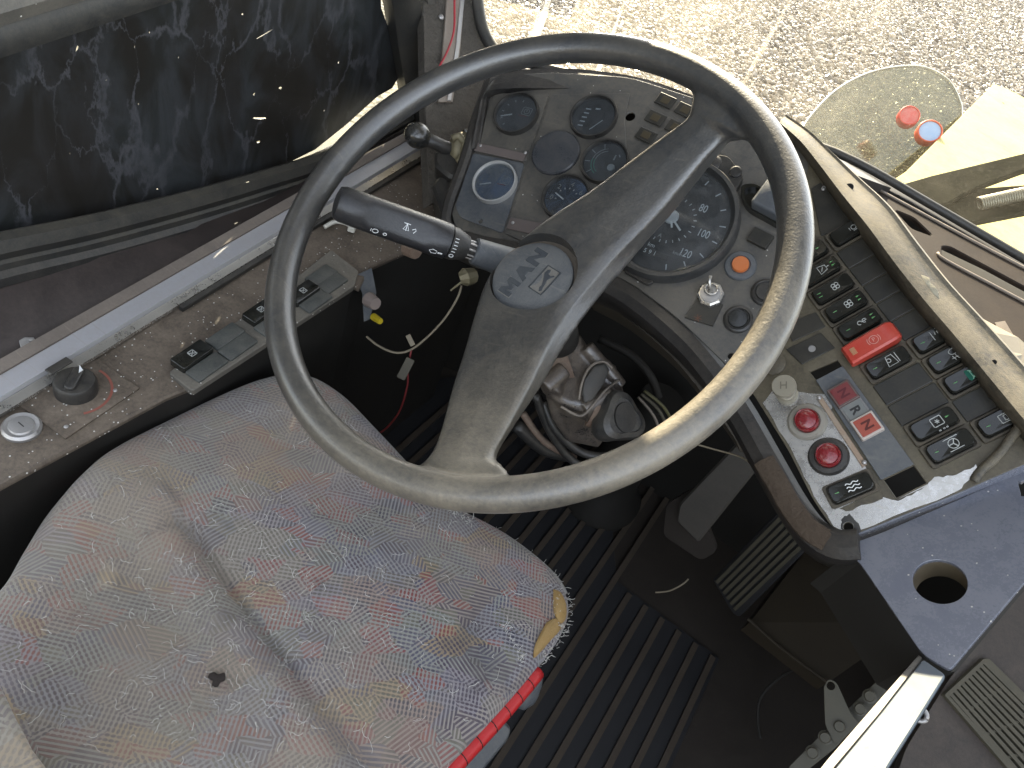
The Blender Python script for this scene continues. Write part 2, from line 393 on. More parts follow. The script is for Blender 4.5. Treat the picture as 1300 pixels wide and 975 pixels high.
# block capitals MAN, raised in a dusty recess
def letter(poly, x0, sc): return [(x0 + a * sc, .0045 + b * sc) for a, b in poly]
Mg = [(0, 0), (0, 1), (.28, 1), (.5, .55), (.72, 1), (1, 1), (1, 0), (.74, 0), (.74, .55), (.58, .22), (.42, .22), (.26, .55), (.26, 0)]
Ag = [(0, 0), (.34, 1), (.66, 1), (1, 0), (.72, 0), (.64, .22), (.36, .22), (.28, 0)]
Ng = [(0, 0), (0, 1), (.28, 1), (.72, .42), (.72, 1), (1, 1), (1, 0), (.72, 0), (.28, .58), (.28, 0)]
for g, x0 in ((Mg, -.030), (Ag, -.0095), (Ng, .0105)):
    P = [(x0 + a * .0185, .0035 + b * .0145) for a, b in g]
    cx = sum(p[0] for p in P) / len(P); cy = sum(p[1] for p in P) / len(P)
    plate('lettering', [(cx + (x - cx) * 1.09, cy + (y - cy) * 1.09) for x, y in P], M_embd, badge, W[badge.name], th=.001, z=.0022, bev=.0001)
    plate('lettering', P, M_emb, badge, W[badge.name], th=.0015, z=.0030, bev=.0003)
eb = W[badge.name] @ Matrix.Translation((.004, -.0135, 0))
plate('emblem', [(-.0145, -.008), (.0145, -.008), (.0145, .008), (-.0145, .008)], M_embd, badge, eb, th=.001, z=.0023, holes=[])
mb = MB(); mb.stroke([(-.0145, -.008), (.0145, -.008), (.0145, .008), (-.0145, .008)], .0013, .0022, .0008, closed=True)
mb.build('emblem', M_emb, badge, eb)
lion = [(-.0125, -.0035), (-.009, -.001), (-.006, -.0015), (-.001, .001), (.003, .0035), (.006, .0055), (.0105, .0050), (.0118, .0022), (.009, .0012), (.0072, .0018), (.0065, -.002), (.009, -.005), (.0078, -.006), (.004, -.003), (.0015, -.002), (-.003, -.0035), (-.008, -.0045), (-.0105, -.0055)]
plate('emblem', lion, M_emb, badge, eb, th=.001, z=.0030, bev=.0002)

# ================================================================== left instrument panel
LP = plane3((629, 233, .95), (940, 455, .80), (1010, 190, .85), (800, 300), (900, 333))
ipan = thing('instrument_panel', 'grey metal instrument panel with round gauges and large speedometer behind the wheel', 'instrument panel', LP.M)
hole_p = lambda px, py, r: circ(*LP.l(px, py), r, 20)
outl = rpoly(LP.L([(622, 96), (700, 92), (800, 98), (880, 124), (960, 150), (1030, 195), (1000, 330), (985, 400), (968, 440), (925, 466), (860, 403), (800, 358), (720, 322), (640, 306), (578, 290), (572, 262), (598, 185)]), [.01, .02, .02, .02, .02, .02, .02, .02, .01, .004, .02, .02, .02, .02, .012, .012, .01])
plate('panel_sheet', outl, M_panel, ipan, LP.M, th=.0025, holes=[hole_p(928, 452, .0035), hole_p(800, 148, .006)])
# the three screwed-on plates at the left
plate('cover_plate', rpoly(LP.L([(628, 118), (697, 119), (668, 205), (600, 190)], .002), .004), M_panel, ipan, LP.M, th=.0018, z=.002)
plate('cover_plate', rpoly(LP.L([(600, 194), (666, 207), (638, 296), (584, 276), (578, 262)], .002), .006), M_panel2, ipan, LP.M, th=.0018, z=.002, holes=[circ(*LP.l(610, 281, .002), .003, 16)])
plate('cover_plate', rpoly(LP.L([(700, 120), (800, 118), (793, 150), (800, 270), (690, 318), (640, 296)], .002), .004), M_panel, ipan, LP.M, th=.0018, z=.0023)
for q in (((606, 181), (668, 195), (664, 205), (602, 191)), ((648, 276), (700, 285), (696, 302), (643, 290))):
    plate('name_strip', LP.L(q, .004), dusty('name_strip', (.13, .11, .10), .5, .5, (.2, .15, .13), .1, scale=80), ipan, LP.M, th=.001, z=.0042)
screw = MB().lathe([(.0022, 0), (.0022, .0006), (.0014, .0014), (.0002, .0016)], 14)
sc0 = screw.build('screw', M_alu, ipan, LP.at(610, 185, .0035), smooth=True)
for q in ((667, 194), (651, 283), (1046, 238), (1033, 506)): dup(sc0, LP.at(*q, .004), ipan)
# gauges
M_face = dusty('gauge_face', (.085, .083, .078), .35, .35, (.15, .14, .13), .1, bump=.05, scale=60)
M_bez = dusty('gauge_bezel', (.018, .018, .018), .25, .2, (.18, .16, .13), .2, bump=.1)
M_bezs = dusty('silver_bezel', (.62, .62, .60), .3, .3, (.36, .33, .28), .2, metal=.5, bump=.1)
M_lens = clear('gauge_glass', dust=.07, refl=.16, dcol=(.42, .43, .44), scale=55)
M_lensb = clear('gauge_glass_bright', dust=.05, refl=.2, dcol=(.42, .44, .48), scale=55)
M_needle = plain('needle_white', (.95, .95, .9), .5)
M_nred = plain('faded_red', (.30, .07, .06), .6)
def tick(mb, a, r0, r1, wd, z): mb.stroke([(r0 * math.cos(a), r0 * math.sin(a)), (r1 * math.cos(a), r1 * math.sin(a))], wd, z, .0002)
def gauge(M, r, bez, kind):
    g = MB().lathe([(r, -.004), (r, .0055), (r * .985, .0072), (r * .93, .0072), (r * .88, .0035), (r * .87, .0012)], 48).build('gauge', bez, ipan, M, smooth=35)
    MB().lathe([(r * .88, -.001), (r * .88, .0012), (.0004, .0012)], 40).build('dial_face', dusty('sky_tinted_face', (.22, .30, .44), .35, .25, (.2, .21, .23), .05, bump=.05, scale=60) if bez is M_bezs or kind == 'pressure' else M_face, g, M)  # sky reflection painted into the pale blue of two dial faces
    mb = MB(); a0, a1 = R_(225), R_(75)
    if kind == 'brake':
        for i in range(6): tick(mb, R_(240 - i * 30), r * .62, r * .72, .0013, .0013)
        MB().stroke([(r * .1, 0), (r * .5, .001)], .0008, .0013, .0002).build('dial_mark', M_nred, g, M)
        mb2 = MB(); mb2.stroke([(r * .38 + x, r * .26 + y) for x, y in circ(0, 0, r * .12, 14)], .0007, .0013, .0002, closed=True)
        mb2.stroke([(r * .38 + x, r * .26 + y) for x, y in rrect(r * .42, r * .36, .002)], .0007, .0013, .0002, closed=True)
        mb2.stroke([(r * .38, r * .33), (r * .38, r * .24)], .0008, .0013, .0002)
        mb2.build('dial_mark', M_dimw, g, M)
        MB().stroke([(-r * .15, -r * .08), (-r * .62, -r * .30)], .0016, .003, .0005).build('needle', M_needle, g, M)
    elif kind == 'pressure':
        for i, s in enumerate('0246'):
            a = R_(195 - i * 52); text('dial_number', s, r * .3, M_dimw, g, M @ Matrix.Translation((r * .62 * math.cos(a), r * .62 * math.sin(a), .0013)), h=.0001)
        for i in range(7): tick(mb, R_(200 - i * 26), r * .40, r * .47, .0011, .0013)
        MB().stroke([(-r * .05, -r * .12), (-r * .5, r * .05)], .0015, .003, .0005).build('needle', M_needle, g, M)
    elif kind == 'temp':
        arc = [(r * .55 * math.cos(a) + r * .1, r * .55 * math.sin(a)) for a in (R_(110 + i * 11) for i in range(13))]
        arc2 = [(r * .66 * math.cos(a) + r * .1, r * .66 * math.sin(a)) for a in (R_(110 + i * 11) for i in range(13))]
        mb.stroke(arc[:7], .0007, .0013, .0002); mb.stroke(arc2[:7], .0007, .0013, .0002)
        m2 = MB(); m2.stroke(arc[6:], .001, .0013, .0002); m2.stroke(arc2[6:], .001, .0013, .0002)
        m2.build('dial_mark', plain('dial_green', (.12, .38, .26), .6), g, M)
        for i in range(4): tick(mb, R_(115 + i * 38), r * .62, r * .85, .0008, .0013)
        mb.stroke([(r * .3, r * .45), (r * .3, r * .2)], .0018, .0013, .0002); mb.stroke([(r * .42, r * .5), (r * .5, r * .4)], .0012, .0013, .0002)
        MB().lathe([(r * .16, .0013), (r * .15, .003), (.0004, .0032)], 18, Matrix.Translation((r * .35, -r * .15, 0))).build('needle', M_dimw, g, M)
    elif kind == 'clock':
        for i in range(5): mb.stroke([(-r * .5, r * .3 - i * r * .2), (-r * .28, r * .32 - i * r * .2)], .0016, .0013, .0002)
        mb.stroke([(-r * .1, r * .4), (r * .1, r * .44)], .002, .0013, .0002)
        MB().stroke([(r * .45, -r * .05), (r * .1, -r * .6)], .0008, .003, .0005).build('needle', M_needle, g, M)
    mb.build('dial_mark', M_white if kind in ('pressure', 'clock') else M_dimw, g, M)
    MB().lathe([(r * .9, .0036), (r * .9, .0044), (.0004, .0048)], 40).build('gauge_glass', M_lensb if bez is M_bezs or kind == 'pressure' else M_lens, g, M, smooth=30)
    return g
gz = .0025
gauge(LP.at(656, 146, gz), .0300, M_bez, 'brake')
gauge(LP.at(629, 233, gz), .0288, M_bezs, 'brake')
gauge(LP.at(754, 150, gz), .0300, M_bez, 'clock')
gauge(LP.at(768, 207, gz), .0295, M_bez, 'temp')
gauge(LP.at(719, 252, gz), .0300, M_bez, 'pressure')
MB().lathe([(.0305, -.002), (.0305, .003), (.029, .0048), (.022, .0058), (.0004, .0064)], 48).build('blank_disc', dusty('blank_disc', (.04, .045, .055), .22, .3, (.2, .18, .15), .1, scale=40), ipan, LP.at(706, 195, gz), smooth=35)
# telltale blocks, upper right of the small gauges
for i, q in enumerate(((845, 128), (870, 140), (832, 150), (858, 162), (820, 172), (846, 186))):
    m_ = LP.at(*q, .002, to=(q[0] + 20, q[1] + 9))
    MB().rbox(.0235, .016, .0012, .001).build('telltale_lamp', M_blank, ipan, m_)
    MB().rbox(.011, .009, .0003, .0004, z=.0012, top=.0002).build('telltale_lens', plain('dull_lens', (.07, .055, .03), .4), ipan, m_)
# speedometer
SM = LP.at(851, 280, .002); r = .0775
sp = MB().lathe([(r, -.004), (r, .010), (r * .97, .0135), (r * .92, .0135), (r * .855, .007), (r * .85, .0025)], 80).build('speedometer', dusty('speedo_ring', (.022, .025, .028), .3, .3, (.2, .18, .15), .25, scale=30), ipan, SM, smooth=35)
MB().lathe([(r * .86, 0), (r * .86, .0025), (.0004, .0025)], 64).build('dial_face', dusty('speedo_face', (.075, .082, .092), .4, .5, (.15, .15, .15), .1, scale=30, scratch=.2), sp, SM)
mb = MB()
for i in range(15):
    a = R_(210 - i * 20); tick(mb, a, r * .72, r * (.80 if i % 2 else .81), .0012, .0026)
for i in range(24): tick(mb, R_(i * 15), r * .34, r * .385, .0009, .0026)
mb.build('dial_mark', M_white, sp, SM)
for s_, q in (('80', (893, 265)), ('100', (893, 297)), ('120', (870, 322)), ('60', (868, 232)), ('40', (835, 222))):
    text('dial_number', s_, .0135, M_white, sp, LP.at(*q, .0047, to=(q[0] + 20, q[1] + 7)), h=.0001, sx=.72)
text('dial_text', 'km', .007, M_white, sp, LP.at(827, 311, .0047, to=(847, 318)), h=.0001)
text('dial_text', 'km/h', .0055, M_dimw, sp, LP.at(860, 322, .0047, to=(880, 329)), h=.0001)
MB().rbox(.034, .0075, .0004, .0005).build('odometer', M_black, sp, LP.at(831, 322, .0046, to=(851, 329)))
text('dial_number', '5 9 1', .0075, M_white, sp, LP.at(825, 320, .0051, to=(845, 327)), h=.0001)
text('dial_text', 'A', .007, M_dimw, sp, LP.at(838, 299, .0047, to=(858, 306)), h=.0001)
nm = LP.at(852, 275, .0047)
MB().lathe([(.009, 0), (.008, .002), (.0004, .0024)], 20).build('needle_hub', M_white, sp, nm, smooth=30)
for a, l_ in ((-62, .015), (-38, .022)):
    mb = MB(); mb.stroke([(0, 0), (l_ * math.cos(R_(a)), l_ * math.sin(R_(a)))], .0022, .0015, .0006); mb.build('needle', M_needle, sp, nm)
MB().lathe([(r * .88, .0072), (r * .88, .0082), (.0004, .0086)], 64).build('gauge_glass', clear('speedo_glass', dust=.12, refl=.06, dcol=(.42, .42, .42), scale=35), sp, SM, smooth=30)
# ears that clamp the speedometer, and the key lock on it
plate('clamp_ear', rpoly(LP.L([(903, 196), (925, 200), (944, 225), (934, 244), (928, 242), (908, 222)], .008), .004), M_black, ipan, LP.M, th=.008, z=.010)
MB().lathe([(.007, 0), (.007, .0025), (.0055, .003), (.0003, .003)], 20).build('clamp_bolt', M_black, ipan, LP.at(934, 219, .010))
MB().lathe([(.010, 0), (.010, .006), (.007, .0075), (.0003, .0075)], 24).build('lock_barrel', M_black, ipan, LP.at(905, 210, .006), smooth=40)
plate('clamp_ear', rpoly(LP.L([(796, 336), (826, 352), (830, 358), (822, 362), (792, 345)], .005), .003), M_black, ipan, LP.M, th=.005, z=.006)
# bowl-shaped switch recess and cover right of the speedometer
mb = MB(); o2 = rpoly(LP.L([(940, 238), (958, 236), (1000, 262), (1010, 292), (990, 290), (950, 268), (942, 256)], .004), .006)
i2 = [(x * .84 + sum(p[0] for p in o2) / len(o2) * .16, y * .84 + sum(p[1] for p in o2) / len(o2) * .16) for x, y in o2]
mb.loft([[V((x, y, 0)) for x, y in o2], [V((x, y, .010)) for x, y in o2], [V((x, y, .010)) for x, y in i2], [V((x, y, .003)) for x, y in i2]]).build('switch_bowl', M_gloss, ipan, LP.M, smooth=35)
MB().rbox(.040, .036, .022, .004, top=.003).build('cover_block', M_panel2, ipan, LP.at(984, 262, .002, to=(1004, 272)), smooth=35)
MB().rbox(.024, .017, .005, .001).build('small_block', M_blank, ipan, LP.at(965, 304, .001, to=(985, 314)))
# orange push button, flat buttons, ignition lock
def button(q, r0, m0, r1, m1, h1=.006, ring=None):
    M = LP.at(*q, 0)
    b = MB().lathe([(r0, 0), (r0, .0022), (r0 * .93, .0036), (r1 * 1.2, .0042), (r1 * 1.08, .003)], 36).build('push_button', m0, ipan, M, smooth=35)
    MB().lathe([(r1, .001), (r1, h1 - .0012), (r1 * .93, h1), (.0004, h1 + .0002)], 32).build('button_cap', m1, b, M, smooth=35)
    return b
button((940, 338), .0172, M_panel2, .0092, dusty('orange_cap', (.62, .17, .045), .4, .1, (.4, .3, .2), .1, scale=60), .0075)
button((937, 406), .0155, M_black, .0105, M_gloss, .005)
button((972, 372), .0155, M_black, .0105, M_black, .005)
plate('label_tile', LP.L([(885, 378), (918, 386), (905, 414), (869, 403)], .002), M_blank, ipan, LP.M, th=.0015, z=.002)
ig = LP.at(902, 375, .002)
lock = MB().loft([[V((rr * math.cos(R_(45 * k + 22)), rr * math.sin(R_(45 * k + 22)), z)) for k in range(8)] for rr, z in ((.0145, 0), (.0145, .005), (.0125, .0065))]).build('ignition_lock', M_chrome, ipan, ig)
MB().lathe([(.0108, .006), (.0108, .0082), (.008, .0086), (.0003, .0082)], 28).build('lock_barrel', M_alu, lock, ig, smooth=40)
key = thing('ignition_key', 'bent silver key stuck in the octagonal ignition lock', 'key', ig)
MB().tube([ig @ V(p) for p in ((0, 0, .004), (0, 0, .016), (-.003, .006, .022), (-.004, .012, .024))], [.0026, .0024, .002, .0018], 10).build('shank', M_chrome, key, smooth=True)
MB().tube([ig @ V((.007 * math.cos(a), .003 + .006 * math.sin(a), .011)) for a in (R_(20 * k) for k in range(19))], .0011, 8).build('bow', M_chrome, key, smooth=True)
mb = MB()
c0 = LP.I @ LP.at(886, 404, .0015).translation
for k in range(6):
    a = R_(60 * k); mb.stroke([(c0.x, c0.y), (c0.x + .0045 * math.cos(a), c0.y + .0045 * math.sin(a))], .0008, .002, .0002)
mb.build('printed_star', plain('rust_print', (.16, .07, .04), .7), ipan, LP.M)

# ================================================================== dash frame round the panels
M_lip = dusty('dash_lip', (.016, .016, .017), .36, .25, (.2, .17, .13), .14, bump=.5, bscale=400, scale=18)
dash = thing('dashboard', 'black moulded dashboard shell framing the gauges, with dusty khaki padded upper edge', 'dashboard', at=LP.o)
# =================================================================== right switch panel frame (wing)
WPo = V((.0468, .7938, .7828)); WPu = V((.826, -.559, -.074)); WPv = V((.42, .523, .742))
WP = Plane(frame(WPo, WPu, n=WPu.cross(WPv)))
def sweep(name, path, prof, m, parent, up=None, smooth=40):
    """carry a profile (list of (side, up)) along 3D path"""
    rings = []; n = len(path)
    for i, p in enumerate(path):
        d = (path[min(i + 1, n - 1)] - path[max(i - 1, 0)]).normalized(); u = up[i] if isinstance(up, list) else up
        u = (u - d * u.dot(d)).normalized(); s_ = d.cross(u)
        rings.append([p + s_ * a + u * b for a, b in prof])
    return MB().loft(rings).build(name, m, parent, smooth=smooth)
# lower moulding: runs under the instrument panel, down the left of the switch panel and round its end
lo = [(574, 296, .95), (600, 306, .94), (660, 318, .915), (730, 338, .89), (800, 372, .865), (865, 425, .835), (905, 470, .81), (940, 520, .79), (975, 582, .76), (1008, 640, .735), (1035, 675, .715), (1062, 690, .70), (1090, 690, .69)]
lop = smooth_path([atz(*q) for q in lo], 5)
prof = [(-.012, -.03), (-.014, -.004), (-.008, .004), (.004, .006), (.014, .0), (.018, -.012), (.016, -.05)]
sweep('lower_lip', lop, prof, M_lip, dash, up=(LP.n + WP.n * .6).normalized())
fo_ = smooth_path([atz(*q) + (CAM - atz(*q)).normalized() * .012 for q in ((968, 584, .765), (985, 612, .752), (1004, 645, .738), (1026, 672, .722), (1050, 688, .712))], 5)
sweep('torn_patch', fo_, [(-.010, -.01), (-.0115, -.002), (-.006, .0015), (.003, .002), (.009, -.001), (.010, -.01)], dusty('brown_foam', (.065, .045, .03), .95, .5, (.12, .09, .06), .1, bump=1, bdist=.002, bscale=260, scale=60), dash, up=(LP.n + WP.n * .6).normalized())
# brown inner band below it
M_ib = dusty('inner_band', (.05, .042, .03), .6, .4, (.1, .08, .055), .1, scale=25)
hi = [atz(*q) for q in ((740, 372, .93), (790, 400, .91), (850, 450, .89), (900, 510, .86), (935, 560, .84))]
dn = [p + V((.03, .06, -.05)) for p in hi]
hi_, dn_ = smooth_path(hi, 4), smooth_path(dn, 4)
MB().loft([[a, a + (b - a) * .5 + V((0, 0, -.01)), b, b + V((0, .01, -.01)), a + V((0.004, .012, -.006))] for a, b in zip(hi_, dn_)]).build('inner_band', M_ib, dash, smooth=40)
# upper hood
ho = [(606, 188, .97), (612, 150, .975), (620, 108, .985), (650, 94, .99), (700, 90, .985), (760, 94, .975), (820, 105, .96), (880, 126, .945), (940, 150, .925), (1005, 172, .905), (1060, 210, .89)]
inn = [(598, 190, .965), (606, 150, .97), (616, 118, .975), (650, 112, .975), (700, 112, .965), (760, 113, .95), (820, 122, .93), (880, 142, .91), (940, 164, .89), (1000, 192, .865), (1050, 228, .85)]
A_, B_ = smooth_path([atz(*q) for q in ho], 4), smooth_path([atz(*q) for q in inn], 4)
MB().loft([[b - LP.n * .01, b, b * .6 + a * .4 + V((0, 0, .002)), a, a + V((0, .004, .003)), a + V((0, .010, 0)), a + V((0, .012, -.03))] for a, b in zip(A_, B_)]).build('hood', M_lip, dash, smooth=40)
# left cheek of the housing
ch = smooth_path([atz(*q) for q in ((622, 100, 1.0), (604, 150, .985), (590, 200, .965), (568, 262, .955), (568, 288, .952), (590, 300, .945))], 4)
sweep('cheek', ch, [(-.006, -.05), (-.007, 0), (-.003, .004), (.003, .004), (.007, 0), (.006, -.05)], M_lip, dash, up=LP.n)
# khaki padded ridge
rp = [(985, 165, .865, 12), (1012, 186, .845, 17), (1038, 214, .825, 23), (1070, 250, .80, 32), (1105, 288, .772, 40), (1140, 335, .747, 41), (1178, 383, .727, 41), (1215, 425, .708, 43), (1252, 468, .69, 46), (1330, 560, .65, 50)]
rings = []
for x, y, z, wd in rp:
    pr = []
    for k, hh in ((-.5, -.03), (-.5, -.002), (-.42, .006), (-.2, .010), (.1, .010), (.34, .010), (.42, .013), (.5, .009), (.52, -.002), (.52, -.03)):
        p = atz(x + 10 + wd * k * .80, y - 8 - wd * k * .60, z + .03 * k); pr.append(p + WP.n * hh)
    rings.append(pr)
sr = []
for i in range(len(rings) - 1):
    for j in range(5):
        u = j / 5; sr.append([.5 * ((2 * q) + (r_ - p) * u + (2 * p - 5 * q + 4 * r_ - s_) * u * u + (3 * q - p - 3 * r_ + s_) * u ** 3) for p, q, r_, s_ in zip(rings[max(i - 1, 0)], rings[i], rings[i + 1], rings[min(i + 2, len(rings) - 1)])])
sr.append(rings[-1])
MB().loft(sr).build('padded_edge', M_khaki, dash, smooth=50)
# patch of thick dust and the screw holes
cpt = atz(1173, 368, .722)
mb = MB(); M_pale = dusty('caked_dust', (.34, .30, .21), .9, .5, (.5, .46, .35), .3, bump=1.5, bscale=300, scale=60)
rr = random.Random(3)
dd = (atz(1205, 412, .712) - atz(1155, 350, .740)).normalized(); de = WP.n.cross(dd)
top = [V((.021 * math.cos(a) * (1 + .18 * rr.uniform(-1, 1)), .010 * math.sin(a) * (1 + .2 * rr.uniform(-1, 1)))) for a in (2 * math.pi * k / 26 for k in range(26))]
mb.loft([[cpt + dd * q.x * s_ + de * q.y * s_ + WP.n * (h_) for q in top] for s_, h_ in ((1, -.004), (.93, .0012), (.6, .0026))]).build('caked_dust', M_pale, dash, smooth=40)
for x, y, z in ((1078, 238, .80), (1131, 316, .752), (1262, 460, .688)):
    MB().lathe([(.0045 if x < 1100 else .0022, 0), (.0045 if x < 1100 else .0022, .0008), (.0003, .0008)], 16, frame(atz(x, y, z - .010), dd, n=WP.n)).build('screw_hole', plain('void', (.003, .003, .003), .9), dash)

# ================================================================== switch panel
spn = thing('switch_panel', 'dusty switch panel with rows of black rocker switches and two red warning lamps', 'switch panel', WP.M)
M_wing = dusty('switch_sheet', (.055, .046, .032), .3, .5, (.26, .22, .14), .15, bump=.15, scale=24, scratch=.12)
P_, Q_ = .024, .048
def cellM(i, j, h=0.0): return WP.M @ Matrix.Translation(((i + .5) * P_, (j + .5) * Q_, h))   # x runs down the rows, y along a rocker
outl = rpoly(WP.L([(1010, 176), (1062, 205), (1120, 275), (1200, 385), (1330, 560), (1330, 576), (1217, 625), (1083, 679), (1057, 671), (1032, 634), (1001, 572), (955, 498), (924, 464), (985, 330)]), [.004, .01, .01, .01, .01, .01, .01, .012, .012, .01, .01, .01, .004, .01])
slots = [WP.L([(1028, 472), (1063, 457), (1070, 466), (1036, 482)]), WP.L([(1122, 609), (1160, 591), (1176, 613), (1138, 632)]), circ(*WP.l(1077, 669), .0042, 20)]
plate('panel_sheet', outl, M_wing, spn, WP.M, th=.003, holes=slots)
# polished bare area at the end of the sheet, where the coating has worn off
M_bare = dusty('bare_metal', (.72, .71, .69), .10, .50, (.40, .34, .23), .05, metal=1.0, bump=.12, bscale=90, scale=12, scratch=.12)
def jag(pts, amp, n=7, seed=1):
    rr = random.Random(seed); o = []
    for i in range(len(pts)):
        a, b = V(pts[i]), V(pts[(i + 1) % len(pts)])
        for k in range(n): o.append(tuple(a.lerp(b, k / n) + V((rr.uniform(-amp, amp), rr.uniform(-amp, amp)))))
    return o
bare = [WP.L([(1062, 500), (1056, 520), (1110, 610), (1118, 630), (1140, 636), (1170, 622), (1186, 606), (1215, 603), (1240, 590), (1236, 604), (1217, 623), (1083, 677), (1059, 669), (1034, 630), (1004, 570), (968, 512), (985, 490), (1030, 500)])]
plate('worn_area', jag(bare[0], .0008, 5, 4), M_bare, spn, WP.M, th=.0006, z=.0005, bev=.0001, holes=[WP.L([(1119, 609), (1160, 589), (1179, 614), (1137, 635)]), circ(*WP.l(1077, 669), .0046, 20)])
plate('paint_remnant', jag(WP.L([(1068, 660), (1078, 652), (1088, 662), (1094, 676), (1080, 678), (1068, 672)]), .0008, 4, 9), M_black, spn, WP.M, th=.0003, z=.0009, bev=.0001, holes=[circ(*WP.l(1077, 669), .0048, 20)])
plate('paint_remnant', jag(WP.L([(1065, 646), (1118, 620), (1122, 634), (1100, 640), (1075, 650)]), .0008, 4, 5), M_wing, spn, WP.M, th=.0003, z=.0009, bev=.0001)
# blank covers
def blank(i, j, m=None, h=.0016):
    return MB().rbox(P_ * .95, Q_ * .97, h, .0012, z=0).build('blank_cover', m or M_blank, spn, cellM(i, j, 0))
b0 = blank(0, 0)
for i, j in ((1, 0), (2, 0), (3, 0), (4, 0), (6, -1), (7, -1)): dup(b0, cellM(i, j, 0), spn)
bl = plate('blank_cover', [(x, y) for x, y in rrect(P_ * .95, Q_ * .97, .0012)], M_blank, spn, cellM(8, 0, 0), th=.0016, z=.0016, holes=[circ(0, .006, .0022, 14)])
# rocker switches
def fr_(): # frame around a rocker
    o = MB(); A = rrect(P_ * .97, Q_ * .97, .003, 4); B = rrect(P_ * .80, Q_ * .86, .004, 4)
    o.loft([[V((*p, 0)) for p in A], [V((*p, .0028)) for p in A], [V((p[0] * .97, p[1] * .98, .0034)) for p in A], [V((*p, .0034)) for p in B], [V((*p, .0006)) for p in B]]); return o
M_frame = dusty('switch_frame', (.04, .034, .025), .45, .5, (.22, .18, .12), .12, scale=40)
def rk():
    o = MB(); rings = []
    for s_, z in ((1, .0), (1, .006), (.96, .0075), (.90, .0082)):
        ring = []
        for x, y in rrect(P_ * .70 * s_, Q_ * .82 * (1 - (1 - s_) * .5), .0045 * s_, 5):
            t_ = y / (Q_ * .41); ring.append(V((x, y, z + (.0016 * t_ * t_ + .0012 * t_ if z > .003 else 0))))
        rings.append(ring)
    for s_ in (.6, .3, .02):
        rings.append([V((x, y, .0082 + .0016 * (y / (Q_ * .41)) ** 2 + .0012 * y / (Q_ * .41))) for x, y in ((a * P_ * .70 * s_, b * Q_ * .82 * s_) for a, b in ((q[0] / (P_ * .70), q[1] / (Q_ * .82)) for q in rrect(P_ * .70, Q_ * .82, .0045, 5)))])
    o.loft(rings)
    return o
proto = {}
def icon(kind):
    mb = MB(); z = .0083; h = .0004; wd = .0007
    def st_(pts, closed=False, w_=wd): mb.stroke(pts, w_, z, h, closed)
    if kind == 'fan':
        for k in range(4):
            a = R_(90 * k + 45); c = (.0024 * math.cos(a), .0024 * math.sin(a)); st_([(0, 0)] + [(c[0] + .0020 * math.cos(a + b), c[1] + .0020 * math.sin(a + b)) for b in (R_(x) for x in range(-140, 141, 35))] + [(0, 0)])
    elif kind == 'star':
        st_(circ(0, 0, .0046, 24), True, .0007)
        for k in range(3): a = R_(120 * k); st_([(0, 0), (.0046 * math.cos(a + math.pi), .0046 * math.sin(a + math.pi))], w_=.0009)
        st_([(-.0068, -.006), (.0068, -.006)]); st_([(-.0068, .0062), (.0068, .0062)])
    elif kind == 'bus':
        st_(rrect(.010, .009, .001), True); 
        for k in range(3): a = R_(60 * k); st_([(-.0022 * math.cos(a), -.0022 * math.sin(a)), (.0022 * math.cos(a), .0022 * math.sin(a))])
        for x in (-.003, .001, .004): st_([(x, -.0072), (x, -.0095), (x + .0012, -.0095), (x + .0012, -.0072)])
    elif kind == 'heat':
        for y in (-.0035, 0, .0035): st_([(-.0065 + k * .0013, y + .0009 * math.sin(k * 1.25)) for k in range(11)], w_=.0009)
    elif kind == 'screen':
        st_([(-.005, -.006), (.005, -.006), (.003, .005), (-.003, .005)], True); st_([(-.002 + .002 * math.cos(a), .002 * math.sin(a)) for a in (R_(x) for x in range(0, 360, 30))], True)
        st_([(.0065, -.006), (.0065, .005)])
    elif kind == 'wiper':
        st_([(-.006, -.004), (-.006, .007), (.006, .007)]); st_([(.006, .007), (.006, -.004)])
        for k in range(3): st_([(-.002 + k * .002, .004), (-.003 + k * .003, .001)])
    elif kind == 'fog':
        st_([(.004 * math.cos(a), .003 + .003 * math.sin(a)) for a in (R_(x) for x in range(0, 360, 30))], True)
        for x in (-.003, 0, .003): st_([(x, -.001), (x + .001, -.006)])
        st_([(-.0045, -.0035), (.0045, -.0035)])
    elif kind == 'cross':
        st_([(-.004, -.005), (.004, .005)]); st_([(.004, -.005), (-.004, .005)]); st_(rrect(.006, .007, .001), True)
    elif kind == 'door':
        st_(rrect(.011, .008, .0006), True); st_(rrect(.003, .005, .0008), True)
    elif kind == 'lamp':
        st_(circ(.001, 0, .0026, 14), True); st_([(-.0035, -.002), (-.0035, .002)]); st_([(-.001, -.004), (.003, -.004)])
    elif kind == 'mirror':
        st_([(-.004, -.005), (.004, -.003), (.004, .003), (-.004, .005)], True); st_([(.004, 0), (.007, 0)]); st_([(-.002, -.002), (.001, .002)])
    elif kind == 'half':
        for s_ in (-1, 1): st_([(0, 0)] + [(s_ * .0026 + .0022 * math.cos(b), .0002 + .0022 * math.sin(b)) for b in (R_(x) for x in range(0, 300, 40))])
    return mb
